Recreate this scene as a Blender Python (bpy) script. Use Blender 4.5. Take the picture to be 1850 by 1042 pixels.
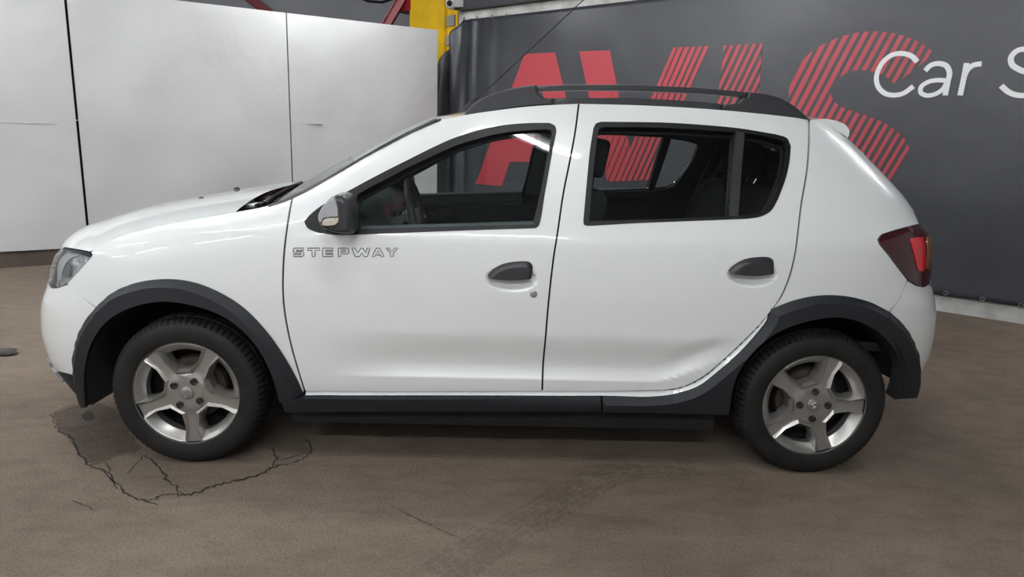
import bpy, bmesh, math, random
import numpy as np
from mathutils import Vector, Matrix
from mathutils.geometry import delaunay_2d_cdt

for o in list(bpy.data.objects):
    bpy.data.objects.remove(o)
S = bpy.context.scene
COL = S.collection
random.seed(4)
rng = np.random.default_rng(4)

# ------------------------------------------------------------------ camera
IW, IH, FPX = 1850.0, 1042.0, 1290.0
CAM = np.array([1.255, -3.622, 1.379])
_y, _p, _r = np.radians([1.27, 12.13, 1.59])
FW = np.array([math.sin(_y)*math.cos(_p), math.cos(_y)*math.cos(_p), -math.sin(_p)])
_r0 = np.array([math.cos(_y), -math.sin(_y), 0.0])
_u0 = np.cross(_r0, FW)
RT = math.cos(_r)*_r0 + math.sin(_r)*_u0
UP = -math.sin(_r)*_r0 + math.cos(_r)*_u0
cd = bpy.data.cameras.new('camera')
cam = bpy.data.objects.new('camera', cd)
COL.objects.link(cam)
cd.sensor_fit = 'HORIZONTAL'
cd.sensor_width = 36.0
cd.lens = FPX*36.0/IW
cd.clip_start = 0.05
cam.matrix_world = Matrix(((RT[0], UP[0], -FW[0], CAM[0]), (RT[1], UP[1], -FW[1], CAM[1]),
                           (RT[2], UP[2], -FW[2], CAM[2]), (0, 0, 0, 1)))
S.camera = cam

# ------------------------------------------------------------------ world, exposure
wd = bpy.data.worlds.new('world')
S.world = wd
wd.use_nodes = True
wd.node_tree.nodes['Background'].inputs[0].default_value = (0.5, 0.55, 0.6, 1)
wd.node_tree.nodes['Background'].inputs[1].default_value = 0.02
S.view_settings.view_transform = 'Standard'
S.view_settings.look = 'None'
S.view_settings.gamma = 1.0
S.view_settings.exposure = 0.0
LAMP = 138.0          # emission of the fluorescent tubes (built with their fixtures below)

# ------------------------------------------------------------------ pixel helpers (survey of the photograph)
def ray(u, v):
    d = FW + RT*(u-IW/2)/FPX - UP*(v-IH/2)/FPX
    return d/np.linalg.norm(d)

def at(u, v, ax, val):
    d = ray(u, v)
    return CAM + d*((val-CAM[ax])/d[ax])

def aty(u, v, y): return at(u, v, 1, y)
def atfloor(u, v): return at(u, v, 2, 0.0)

def on_wall(u, v, a, b, off=0.0):
    """point on the vertical plane through floor points a and b, moved by off towards the camera"""
    d = b-a
    n = np.array([d[1], -d[0], 0.0])
    n /= np.linalg.norm(n)
    if n@(CAM-a) < 0: n = -n
    q = ray(u, v)
    return CAM + q*(((a+n*off-CAM)@n)/(q@n))

def project(P):
    d = np.asarray(P, float)-CAM
    z = d@FW
    return np.stack([IW/2+FPX*(d@RT)/z, IH/2-FPX*(d@UP)/z], -1)

def smooth(pts, step=6.0, closed=False):
    """Catmull-Rom through pixel (or any 2D/3D) points, resampled every step"""
    p = np.array(pts, float)
    if len(p) < 3 and not closed:
        n = max(1, int(np.linalg.norm(p[1]-p[0])/step))
        return [p[0]+(p[1]-p[0])*k/n for k in range(n+1)]
    out = []
    N = len(p)
    rngk = range(N if closed else N-1)
    for i in rngk:
        if closed:
            a, b, c, d = p[(i-1) % N], p[i], p[(i+1) % N], p[(i+2) % N]
        else:
            b, c = p[i], p[i+1]
            a = p[i-1] if i > 0 else 2*b-c
            d = p[i+2] if i+2 < N else 2*c-b
        # centripetal
        t0 = 0.0
        t1 = t0+max(1e-6, np.linalg.norm(b-a))**0.5
        t2 = t1+max(1e-6, np.linalg.norm(c-b))**0.5
        t3 = t2+max(1e-6, np.linalg.norm(d-c))**0.5
        n = max(1, int(round(np.linalg.norm(c-b)/step)))
        for k in range(n):
            t = t1+(t2-t1)*k/n
            A1 = (t1-t)/(t1-t0)*a+(t-t0)/(t1-t0)*b
            A2 = (t2-t)/(t2-t1)*b+(t-t1)/(t2-t1)*c
            A3 = (t3-t)/(t3-t2)*c+(t-t2)/(t3-t2)*d
            B1 = (t2-t)/(t2-t0)*A1+(t-t0)/(t2-t0)*A2
            B2 = (t3-t)/(t3-t1)*A2+(t-t1)/(t3-t1)*A3
            out.append((t2-t)/(t2-t1)*B1+(t-t1)/(t2-t1)*B2)
    if not closed: out.append(p[-1])
    return out

def chain(*segs, step=6.0):
    """closed outline from segments, each smoothed, corners where segments meet"""
    out = []
    for s in segs:
        q = smooth(s, step) if len(s) > 1 else [np.array(s[0], float)]
        for k in q:
            if not out or np.linalg.norm(k-out[-1]) > 1e-4*step: out.append(k)
    if np.linalg.norm(out[0]-out[-1]) < 1e-3*step: out.pop()
    return out

# ------------------------------------------------------------------ materials
def new_mat(name):
    m = bpy.data.materials.new(name)
    m.use_nodes = True
    return m, m.node_tree.nodes, m.node_tree.links

def mat(name, col, rough=0.5, metal=0.0, coat=0.0, spec=0.5, emit=None, estr=0.0, bump=None, var=None, transmission=0.0, coat_rough=0.03):
    m, N, L = new_mat(name)
    b = N['Principled BSDF']
    b.inputs['Base Color'].default_value = (*col, 1)
    b.inputs['Roughness'].default_value = rough
    b.inputs['Metallic'].default_value = metal
    b.inputs['Coat Weight'].default_value = coat
    b.inputs['Coat Roughness'].default_value = coat_rough
    b.inputs['Specular IOR Level'].default_value = spec
    b.inputs['Transmission Weight'].default_value = transmission
    if emit:
        b.inputs['Emission Color'].default_value = (*emit, 1)
        b.inputs['Emission Strength'].default_value = estr
    tc = N.new('ShaderNodeTexCoord')
    if var:      # (scale, amount, second colour)
        nz = N.new('ShaderNodeTexNoise')
        nz.inputs['Scale'].default_value = var[0]
        nz.inputs['Detail'].default_value = 6
        L.new(tc.outputs['Object'], nz.inputs['Vector'])
        rp = N.new('ShaderNodeValToRGB')
        rp.color_ramp.elements[0].position = 0.5-var[1]
        rp.color_ramp.elements[1].position = 0.5+var[1]
        rp.color_ramp.elements[0].color = (*col, 1)
        rp.color_ramp.elements[1].color = (*var[2], 1)
        L.new(nz.outputs['Fac'], rp.inputs['Fac'])
        L.new(rp.outputs['Color'], b.inputs['Base Color'])
    if bump:     # (scale, strength, distance)
        nb = N.new('ShaderNodeTexNoise')
        nb.inputs['Scale'].default_value = bump[0]
        nb.inputs['Detail'].default_value = 5
        L.new(tc.outputs['Object'], nb.inputs['Vector'])
        bp = N.new('ShaderNodeBump')
        bp.inputs['Strength'].default_value = bump[1]
        bp.inputs['Distance'].default_value = bump[2]
        L.new(nb.outputs['Fac'], bp.inputs['Height'])
        L.new(bp.outputs['Normal'], b.inputs['Normal'])
    return m

def glass_mat(name, tint, refl=0.06):
    m, N, L = new_mat(name)
    N.remove(N['Principled BSDF'])
    out = N['Material Output']
    t = N.new('ShaderNodeBsdfTransparent')
    t.inputs[0].default_value = (*tint, 1)
    g = N.new('ShaderNodeBsdfGlossy')
    g.inputs['Roughness'].default_value = 0.01
    g.inputs['Color'].default_value = (1, 1, 1, 1)
    fr = N.new('ShaderNodeFresnel')
    fr.inputs[0].default_value = 1.5
    ad = N.new('ShaderNodeMath'); ad.operation = 'ADD'; ad.use_clamp = True
    ad.inputs[1].default_value = refl-0.04
    L.new(fr.outputs[0], ad.inputs[0])
    mx = N.new('ShaderNodeMixShader')
    L.new(ad.outputs[0], mx.inputs[0])
    L.new(t.outputs[0], mx.inputs[1])
    L.new(g.outputs[0], mx.inputs[2])
    L.new(mx.outputs[0], out.inputs[0])
    return m

M = {}
M['paint'] = mat('white_paint', (0.81, 0.83, 0.82), 0.28, coat=1.0, coat_rough=0.02)
M['plastic'] = mat('dark_plastic', (0.016, 0.0175, 0.021), 0.55, spec=0.3, bump=(900, 0.15, 0.001))
M['plastic_rail'] = mat('rail_plastic', (0.027, 0.028, 0.031), 0.40, spec=0.4)
M['black_gloss'] = mat('black_gloss', (0.012, 0.012, 0.014), 0.22)
M['rubber'] = mat('rubber_seal', (0.009, 0.009, 0.010), 0.45, spec=0.25)
M['gap'] = mat('gap_black', (0.004, 0.004, 0.004), 0.9)
M['tyre'] = mat('tyre_rubber', (0.010, 0.010, 0.010), 0.62, spec=0.2, bump=(60, 0.05, 0.002), var=(14, 0.2, (0.016, 0.015, 0.014)))
M['silver'] = mat('wheel_silver', (0.40, 0.39, 0.37), 0.33, metal=0.75, coat=0.3, coat_rough=0.1)
M['steel'] = mat('dark_steel', (0.02, 0.02, 0.02), 0.6, metal=0.4)
M['drum'] = mat('rusty_hub', (0.075, 0.06, 0.05), 0.6, metal=0.5, var=(20, 0.2, (0.035, 0.024, 0.018)))
M['chrome'] = mat('chrome', (0.75, 0.76, 0.78), 0.1, metal=1.0)
M['satin'] = mat('satin_silver', (0.42, 0.43, 0.45), 0.28, metal=0.85)
M['skid'] = mat('skid_silver', (0.33, 0.33, 0.35), 0.4, metal=0.6)
M['glass'] = glass_mat('window_glass', (0.86, 0.91, 0.89), 0.04)
M['glass_dark'] = glass_mat('tinted_glass', (0.83, 0.87, 0.86), 0.04)
M['screen'] = glass_mat('windscreen_glass', (0.80, 0.87, 0.85), 0.05)
M['lens'] = glass_mat('clear_lens', (0.93, 0.94, 0.95), 0.08)
M['interior'] = mat('interior_black', (0.020, 0.024, 0.026), 0.55, bump=(400, 0.1, 0.001))
M['interior_soft'] = mat('interior_teal_grey', (0.085, 0.105, 0.110), 0.45)
M['headliner'] = mat('headliner', (0.16, 0.165, 0.16), 0.9)
M['fabric'] = mat('seat_fabric', (0.016, 0.018, 0.021), 0.9, bump=(500, 0.2, 0.001))
M['fabric_grey'] = mat('seat_piping', (0.12, 0.125, 0.13), 0.8)
M['tail_dark'] = mat('tail_lens_dark', (0.045, 0.006, 0.008), 0.08, coat=1.0)
M['tail_red'] = mat('tail_lens_red', (0.62, 0.012, 0.02), 0.12, coat=1.0)
M['amber'] = mat('amber_lens', (0.25, 0.10, 0.03), 0.12, coat=1.0)
M['logo_line'] = mat('decal_grey', (0.10, 0.10, 0.10), 0.5)

# ------------------------------------------------------------------ object helpers
def tag(o, label=None, cat=None, group=None, kind=None):
    if label: o['label'] = label
    if cat: o['category'] = cat
    if group: o['group'] = group
    if kind: o['kind'] = kind
    return o

def empty(name, loc, label, cat, group=None):
    o = bpy.data.objects.new(name, None)
    COL.objects.link(o)
    o.location = loc
    o.empty_display_size = 0.1
    return tag(o, label, cat, group)

def link(name, me, m, parent=None):
    o = bpy.data.objects.new(name, me)
    COL.objects.link(o)
    if m is not None: me.materials.append(m)
    if parent is not None:
        o.parent = parent
        # objects are written in world coordinates
        par = parent
        off = Vector((0, 0, 0))
        while par is not None:
            off += par.location
            par = par.parent
        o.location = -off
    return o

def mesh(name, V, Fc, m, parent=None, shade=True, angle=35, normals=None):
    me = bpy.data.meshes.new(name)
    me.from_pydata([tuple(map(float, v)) for v in V], [], [tuple(map(int, f)) for f in Fc])
    me.update()
    if shade:
        me.shade_smooth()
        if normals is None:
            try: me.set_sharp_from_angle(angle=math.radians(angle))
            except Exception: pass
    o = link(name, me, m, parent)
    if normals is not None:
        me.normals_split_custom_set_from_vertices([tuple(map(float, n)) for n in normals])
    return o

def recalc(o):
    bm = bmesh.new()
    bm.from_mesh(o.data)
    bmesh.ops.recalc_face_normals(bm, faces=bm.faces)
    bm.to_mesh(o.data)
    bm.free()
    return o

def box(V, F, lo, hi, rot=None, origin=None):
    b = len(V)
    c = [(x, y, z) for x in (lo[0], hi[0]) for y in (lo[1], hi[1]) for z in (lo[2], hi[2])]
    if rot is not None:
        c = [tuple(np.array(rot) @ np.array(p) + np.array(origin)) for p in c]
    V += c
    F += [(b, b+1, b+3, b+2), (b+4, b+6, b+7, b+5), (b, b+4, b+5, b+1), (b+2, b+3, b+7, b+6), (b, b+2, b+6, b+4), (b+1, b+5, b+7, b+3)]

def boxes(name, lst, m, parent=None, bevel=0.0):
    V, F = [], []
    for a in lst: box(V, F, *a)
    o = mesh(name, V, F, m, parent, shade=bevel > 0)
    if bevel > 0: add_bevel(o, bevel)
    return o

def add_bevel(o, w, seg=2):
    bm = bmesh.new()
    bm.from_mesh(o.data)
    bmesh.ops.bevel(bm, geom=list(bm.edges), offset=w, segments=seg, profile=0.5, affect='EDGES', clamp_overlap=True)
    bmesh.ops.recalc_face_normals(bm, faces=bm.faces)
    bm.to_mesh(o.data)
    bm.free()
    o.data.shade_smooth()
    try: o.data.set_sharp_from_angle(angle=math.radians(40))
    except Exception: pass

def tube(name, pts, rad, m, parent=None, seg=10, closed=False):
    P = [np.array(p, float) for p in pts]
    n = len(P)
    V, F = [], []
    up = np.array([0.0, 0.0, 1.0])
    for i, p in enumerate(P):
        if closed: d = P[(i+1) % n]-P[i-1]
        else: d = P[min(i+1, n-1)]-P[max(i-1, 0)]
        d = d/np.linalg.norm(d)
        a = np.cross(d, up)
        if np.linalg.norm(a) < 1e-3: a = np.cross(d, np.array([1.0, 0, 0]))
        a /= np.linalg.norm(a)
        b = np.cross(a, d)
        r = rad[i] if hasattr(rad, '__len__') else rad
        for k in range(seg):
            t = 2*math.pi*k/seg
            V.append(p+r*(math.cos(t)*a+math.sin(t)*b))
    rings = n if closed else n-1
    for i in range(rings):
        j = (i+1) % n
        for k in range(seg):
            F.append((i*seg+k, i*seg+(k+1) % seg, j*seg+(k+1) % seg, j*seg+k))
    if not closed:
        F.append(tuple(range(seg))[::-1])
        F.append(tuple((n-1)*seg+k for k in range(seg)))
    return recalc(mesh(name, V, F, m, parent))

def fill2d(outer, holes=(), grid=None, extra=None, margin=0.4):
    """constrained Delaunay of a polygon with holes; returns points, triangles, boundary loops (index lists)"""
    pts, edges, loops = [], [], []
    for lp in [outer]+list(holes):
        b = len(pts)
        pts += [tuple(p) for p in lp]
        n = len(lp)
        edges += [(b+i, b+(i+1) % n) for i in range(n)]
        loops.append(list(range(b, b+n)))
    rings = [np.array(l, float) for l in [outer]+list(holes)]
    def inside(q):
        c = np.zeros(len(q), bool)
        for r in rings:
            x1, y1 = r[:, 0], r[:, 1]
            x2, y2 = np.roll(x1, -1), np.roll(y1, -1)
            for a, b_, c_, d_ in zip(x1, y1, x2, y2):
                if b_ == d_: continue
                cond = (b_ > q[:, 1]) != (d_ > q[:, 1])
                c ^= cond & (q[:, 0] < (c_-a)*(q[:, 1]-b_)/(d_-b_)+a)
        return c
    add = []
    if grid:
        lo, hi = rings[0].min(0), rings[0].max(0)
        xs = np.arange(lo[0]+grid*0.5, hi[0], grid)
        ys = np.arange(lo[1]+grid*0.5, hi[1], grid)
        g = np.array(np.meshgrid(xs, ys)).reshape(2, -1).T
        add.append(g)
    if extra is not None and len(extra):
        ex = np.array(extra, float)
        if grid and len(add):
            g = add[0]
            kp = np.ones(len(g), bool)
            for k in range(0, len(g), 1500):
                kp[k:k+1500] = np.linalg.norm(g[k:k+1500, None]-ex[None], axis=2).min(1) > grid*0.45
            add = [g[kp]]
        add.append(ex)
    if add:
        g = np.concatenate(add)
        g = g[inside(g)]
        allb = np.concatenate(rings)
        segs = np.concatenate([np.linalg.norm(np.roll(r, -1, 0)-r, axis=1) for r in rings])
        lim = (np.median(segs)*margin)
        keep = np.ones(len(g), bool)
        for k in range(0, len(g), 2000):
            d = np.linalg.norm(g[k:k+2000, None]-allb[None], axis=2).min(1)
            keep[k:k+2000] = d > lim
        pts += [tuple(p) for p in g[keep]]
    r = delaunay_2d_cdt([Vector(p) for p in pts], edges, [], 0, 1e-6)
    P = np.array([(v.x, v.y) for v in r[0]])
    tri = [tuple(f) for f in r[2]]
    cen = np.array([(P[f[0]]+P[f[1]]+P[f[2]])/3 for f in tri])
    ins = inside(cen)
    tri = [f for f, k in zip(tri, ins) if k]
    # map original loop indices to output indices
    mp = {}
    for oi, src in enumerate(r[3]):
        for s_ in src: mp[s_] = oi
    loops = [[mp[i] for i in lp if i in mp] for lp in loops]
    # orient ccw
    out = []
    for a, b, c in tri:
        A, B, C = P[a], P[b], P[c]
        cr = (B[0]-A[0])*(C[1]-A[1])-(B[1]-A[1])*(C[0]-A[0])
        out.append((a, b, c) if cr > 0 else (a, c, b))
    return P, out, loops


# ------------------------------------------------------------------ the hall: floor, ceiling, walls
def floor_material(name, base, dark, light, bump=0.5, grid_dark=None):
    m, N, L = new_mat(name)
    b = N['Principled BSDF']
    tc = N.new('ShaderNodeTexCoord')
    def noise(scale, det, dist=0.0, stretch=None):
        n = N.new('ShaderNodeTexNoise')
        n.inputs['Scale'].default_value = scale
        n.inputs['Detail'].default_value = det
        n.inputs['Roughness'].default_value = 0.62
        n.inputs['Distortion'].default_value = dist
        if stretch:
            mp = N.new('ShaderNodeMapping')
            mp.inputs['Scale'].default_value = stretch
            mp.inputs['Rotation'].default_value = (0, 0, 0.35)
            L.new(tc.outputs['Object'], mp.inputs[0])
            L.new(mp.outputs[0], n.inputs['Vector'])
        else: L.new(tc.outputs['Object'], n.inputs['Vector'])
        return n
    n1 = noise(0.55, 8, 0.4)
    n2 = noise(9, 10, 0.3, (0.6, 1.5, 1))
    n3 = noise(95, 6)
    r1 = N.new('ShaderNodeValToRGB')
    r1.color_ramp.elements[0].position = 0.32; r1.color_ramp.elements[0].color = (*dark, 1)
    r1.color_ramp.elements[1].position = 0.68; r1.color_ramp.elements[1].color = (*light, 1)
    e = r1.color_ramp.elements.new(0.5); e.color = (*base, 1)
    L.new(n1.outputs['Fac'], r1.inputs['Fac'])
    r2 = N.new('ShaderNodeValToRGB')
    r2.color_ramp.elements[0].position = 0.30; r2.color_ramp.elements[0].color = (0.62, 0.60, 0.58, 1)
    r2.color_ramp.elements[1].position = 0.55; r2.color_ramp.elements[1].color = (1, 1, 1, 1)
    L.new(n2.outputs['Fac'], r2.inputs['Fac'])
    mx = N.new('ShaderNodeMix'); mx.data_type = 'RGBA'; mx.blend_type = 'MULTIPLY'
    mx.inputs['Factor'].default_value = 0.55
    L.new(r1.outputs['Color'], mx.inputs[6]); L.new(r2.outputs['Color'], mx.inputs[7])
    r3 = N.new('ShaderNodeValToRGB')
    r3.color_ramp.elements[0].position = 0.36; r3.color_ramp.elements[0].color = (0.55, 0.53, 0.50, 1)
    r3.color_ramp.elements[1].position = 0.50; r3.color_ramp.elements[1].color = (1, 1, 1, 1)
    e = r3.color_ramp.elements.new(0.72); e.color = (1.15, 1.13, 1.1, 1)
    L.new(n3.outputs['Fac'], r3.inputs['Fac'])
    mx2 = N.new('ShaderNodeMix'); mx2.data_type = 'RGBA'; mx2.blend_type = 'MULTIPLY'
    mx2.inputs['Factor'].default_value = 0.6
    L.new(mx.outputs[2], mx2.inputs[6]); L.new(r3.outputs['Color'], mx2.inputs[7])
    L.new(mx2.outputs[2], b.inputs['Base Color'])
    b.inputs['Roughness'].default_value = 0.75
    b.inputs['Specular IOR Level'].default_value = 0.25
    ad = N.new('ShaderNodeMath'); ad.operation = 'ADD'
    L.new(n2.outputs['Fac'], ad.inputs[0]); L.new(n3.outputs['Fac'], ad.inputs[1])
    bp = N.new('ShaderNodeBump'); bp.inputs['Strength'].default_value = bump; bp.inputs['Distance'].default_value = 0.012
    L.new(ad.outputs[0], bp.inputs['Height'])
    L.new(bp.outputs['Normal'], b.inputs['Normal'])
    return m
M['floor'] = floor_material('concrete_floor', (0.176, 0.137, 0.105), (0.112, 0.088, 0.067), (0.222, 0.177, 0.138))
M['ceiling'] = mat('ceiling_grey', (0.24, 0.25, 0.27), 0.9)
M['hall'] = mat('hall_wall', (0.74, 0.75, 0.75), 0.85, var=(0.6, 0.2, (0.66, 0.67, 0.67)))
M['upper'] = mat('upper_wall_grey', (0.46, 0.47, 0.51), 0.8, var=(1.2, 0.25, (0.38, 0.385, 0.42)))
M['pvc'] = mat('white_pvc', (0.52, 0.525, 0.52), 0.38, var=(0.9, 0.22, (0.46, 0.465, 0.455)), bump=(0.9, 0.45, 0.12))
M['base_brown'] = mat('dark_brown_base', (0.085, 0.062, 0.045), 0.8, var=(3, 0.2, (0.05, 0.038, 0.03)))
M['whitewash'] = mat('whitewash', (0.62, 0.62, 0.60), 0.8, var=(5, 0.12, (0.42, 0.41, 0.39)), bump=(14, 0.6, 0.02))
M['banner'] = mat('black_vinyl', (0.036, 0.038, 0.045), 0.36, var=(1.6, 0.2, (0.048, 0.051, 0.060)), bump=(5, 0.16, 0.03))
M['red_print'] = mat('red_print', (0.45, 0.048, 0.064), 0.36)
M['white_print'] = mat('white_print', (0.92, 0.93, 0.93), 0.4)
M['yellow'] = mat('yellow_paint', (0.86, 0.53, 0.016), 0.5, var=(6, 0.10, (0.78, 0.47, 0.016)), bump=(30, 0.3, 0.01))
M['red_steel'] = mat('red_steel', (0.28, 0.018, 0.022), 0.45)
M['dark_beam'] = mat('dark_beam', (0.045, 0.047, 0.055), 0.5)
M['tube_light'] = mat('tube_light', (1, 1, 1), 0.5, emit=(0.965, 0.985, 1.0), estr=LAMP)
M['fixture'] = mat('fixture_white', (0.75, 0.75, 0.75), 0.5)

HX0, HX1, HY0, HY1, HZ = -13.0, 9.5, -7.0, 11.0, 4.6
fl = boxes('floor', [((HX0, HY0, -0.1), (HX1, HY1, 0.0))], M['floor'])
tag(fl, 'dusty brown concrete floor', kind='structure')
tag(boxes('ceiling', [((HX0, HY0, HZ), (HX1, HY1, HZ+0.1))], M['ceiling']), 'grey ceiling of the hall', kind='structure')
tag(boxes('wall_back', [((HX0, HY1, 0), (HX1, HY1+0.1, HZ))], M['upper']), 'dark grey wall above the white panels', kind='structure')
tag(boxes('wall_front', [((HX0, HY0-0.1, 0), (HX1, HY0, HZ))], M['hall']), 'pale wall across the hall', kind='structure')
tag(boxes('wall_left', [((HX0-0.1, HY0, 0), (HX0, HY1, HZ))], M['hall']), 'pale end wall of the hall', kind='structure')
tag(boxes('wall_right', [((HX1, HY0, 0), (HX1+0.1, HY1, HZ))], M['hall']), 'pale wall beside the banner', kind='structure')

# white PVC partition on the left: three tall panels with dark gaps
PA = np.array([-3.487, 3.16, 0.0]); PB = PA+np.array([0.85, 0.53, 0.0])
pd = (PB-PA)/np.linalg.norm(PB-PA)
pn = np.array([pd[1], -pd[0], 0.0])
if pn@(CAM-PA) < 0: pn = -pn
def on_part(u, v): return on_wall(u, v, PA, PB)
def along(u, v): return (on_part(u, v)-PA)@pd
s1, s2, s3 = along(139, 205), along(523, 178), along(790, 195)
ztop = 0.5*(on_part(513, 25)[2]+on_part(788, 52)[2])
zbot = on_part(0, 455)[2]
part = empty('wall_partition', PA, 'white PVC partition of tall panels behind the car', 'partition')
part['kind'] = 'structure'
del part['category']
def sheet(name, a0, a1, z0, z1, parent, m, thick=0.05, seed=0, amp=0.018):
    na, nz = max(2, int((a1-a0)/0.08)), max(2, int((z1-z0)/0.08))
    V, F = [], []
    g = np.random.default_rng(seed)
    ph = g.uniform(0, 6.28, 8)
    for i in range(na+1):
        for k in range(nz+1):
            a = a0+(a1-a0)*i/na; z = z0+(z1-z0)*k/nz
            t = (a-a0)/(a1-a0); w = (z-z0)/(z1-z0)
            e = 16*t*(1-t)*w*(1-w)
            d = amp*(math.sin(2.2*a+1.7*z+ph[0])+0.6*math.sin(4.1*a-2.9*z+ph[1])+0.35*math.sin(7.3*a+5.1*z+ph[2]))*min(1, e*1.5)
            p = PA+pd*a+pn*d
            V.append((p[0], p[1], z))
    n = nz+1
    for i in range(na):
        for k in range(nz): F.append((i*n+k, (i+1)*n+k, (i+1)*n+k+1, i*n+k+1))
    # returns at the edges
    loop = [i*n for i in range(na+1)]+[na*n+k for k in range(1, n)]+[i*n+nz for i in range(na-1, -1, -1)]+[k for k in range(nz-1, 0, -1)]
    b = len(V)
    for i in loop:
        q = np.array(V[i])-pn*thick
        V.append(tuple(q))
    m_ = len(loop)
    for i in range(m_): F.append((loop[i], loop[(i+1) % m_], b+(i+1) % m_, b+i))
    return recalc(mesh(name, V, F, m, parent, angle=50))
sheet('panel', along(0, 200)-4.5, s1-0.014, zbot, ztop, part, M['pvc'], seed=1)
sheet('panel', s1+0.008, s2-0.007, zbot-0.02, ztop, part, M['pvc'], seed=2)
sheet('panel', s2+0.007, s3, zbot-0.02, ztop, part, M['pvc'], seed=3)
def wall_box(name, a0, a1, z0, z1, d0, d1, m, parent, bevel=0):
    V, F = [], []
    R3 = np.stack([pd, pn, np.array([0, 0, 1.0])], -1)
    box(V, F, (a0, d0, z0), (a1, d1, z1), R3, PA)
    o = recalc(mesh(name, V, F, m, parent, shade=False))
    if bevel: add_bevel(o, bevel)
    return o
wall_box('gap_backing', along(0, 200)-4.5, s3-0.02, zbot, ztop-0.01, -0.16, -0.06, M['gap'], part)
wall_box('base_strip', along(0, 200)-4.5, s3, 0.0, zbot, -0.12, -0.03, M['base_brown'], part)  # dark brown strip between the floor and the white panels
for (u, v, w) in ((210, 219, 0.9), (555, 223, 0.35), (40, 222, 0.5)):
    a = along(u, v); z = on_part(u, v)[2]
    wall_box('weld_seam', a-w/2, a+w/2, z-0.003, z+0.003, -0.02, 0.004, M['pvc'], part)

# ------------------------------------------------------------------ banner on the right
BA, BB = np.array([5.023, 2.265, 0.0]), np.array([5.492, 1.849, 0.0])
bd = (BB-BA)/np.linalg.norm(BB-BA)
bn = np.array([bd[1], -bd[0], 0.0])
if bn@(CAM-BA) < 0: bn = -bn
def ban(u, v, off=0.0): return on_wall(u, v, BA, BB, off)
def ban_az(u, v):
    p = ban(u, v)
    return ((p-BA)@bd, p[2])
def ban_pt(a, z, off=0.0):
    p = BA+bd*a+bn*off
    return (p[0], p[1], z)
def ban_box(name, a0, a1, z0, z1, d0, d1, m, parent=None, bevel=0):
    V, F = [], []
    R3 = np.stack([bd, bn, np.array([0, 0, 1.0])], -1)
    box(V, F, (a0, d0, z0), (a1, d1, z1), R3, BA)
    o = recalc(mesh(name, V, F, m, parent, shade=False))
    if bevel: add_bevel(o, bevel)
    return o
aL = ban_az(792, 200)[0]
aR = 4.2
wb = ban_box('wall_banner_side', aL+0.25, aR, 0.15, HZ, -0.30, -0.12, M['upper'])
tag(wb, 'dark wall that carries the black banner', kind='structure')
bs = ban_box('baseboard_right', ban_az(1560, 500)[0]-4.0, aR, 0.0, 0.165, -0.29, -0.03, M['whitewash'])
tag(bs, 'rough whitewashed kerb under the banner', kind='structure')
zbt = 2.80
banner = empty('advertising_banner', BA, 'black vinyl banner with red striped letters and thin white text', 'banner')
def ban_fold(a, z):
    """cloth relief: heavy folds at the free left end, shallow waves elsewhere"""
    t = a-aL
    f = math.exp(-max(0, t-0.25)/0.22)
    d = f*(0.07*math.sin(t*21+0.5*z)+0.03*math.sin(t*37-1.5*z+1))
    d += 0.007*math.sin(2.1*a+0.8*z)+0.005*math.sin(4.7*a-1.9*z+2)*math.sin(1.3*z)
    d += 0.02*math.exp(-((t-1.05+0.1*z)/0.10)**2)*f*4
    return d
na, nz = 240, 60
V, F = [], []
for i in range(na+1):
    t = (i/na)**1.6
    a = aL+(aR-aL)*t
    top = zbt
    ta = a-aL
    if ta < 0.42: top = 2.18+(zbt-2.18)*(min(1, ta/0.42))**0.75
    for k in range(nz+1):
        z = 0.146+(top-0.146)*k/nz
        V.append(ban_pt(a, z, ban_fold(a, z)))
for i in range(na):
    for k in range(nz):
        F.append((i*(nz+1)+k, (i+1)*(nz+1)+k, (i+1)*(nz+1)+k+1, i*(nz+1)+k+1))
cloth = recalc(mesh('banner_cloth', V, F, M['banner'], banner, angle=80))
cloth.modifiers.new('thickness', 'SOLIDIFY').thickness = 0.003

def print_poly(name, az, m, off=0.006, holes=(), grid=0.035):
    P, T, _ = fill2d(az, holes, grid)
    V = [ban_pt(a, z, ban_fold(a, z)+off) for a, z in P]
    return mesh(name, V, T, m, banner, angle=60)
def dens(az, step=0.035):
    out = []
    n = len(az)
    for i in range(n):
        a, b = np.array(az[i]), np.array(az[(i+1) % n])
        k = max(1, int(np.linalg.norm(b-a)/step))
        out += [tuple(a+(b-a)*j/k) for j in range(k)]
    return out
def BZ(pts): return [ban_az(u, v) for u, v in pts]
letA = BZ([(948, 97), (1003, 95), (1062, 332), (1014, 334), (1005, 293), (922, 292), (908, 336), (860, 332)])
holeA = BZ([(958, 205), (978, 160), (990, 205), (994, 245), (942, 247)])
print_poly('letter', dens(letA), M['red_print'], holes=[dens(holeA)])
letV = BZ([(1047, 93), (1103, 91), (1139, 268), (1217, 86), (1281, 83), (1172, 325), (1097, 328)])
print_poly('letter', dens(letV), M['red_print'])
letI = BZ([(1308, 82), (1377, 78), (1362, 318), (1282, 322)])
print_poly('letter', dens(letI), M['red_print'])

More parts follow.
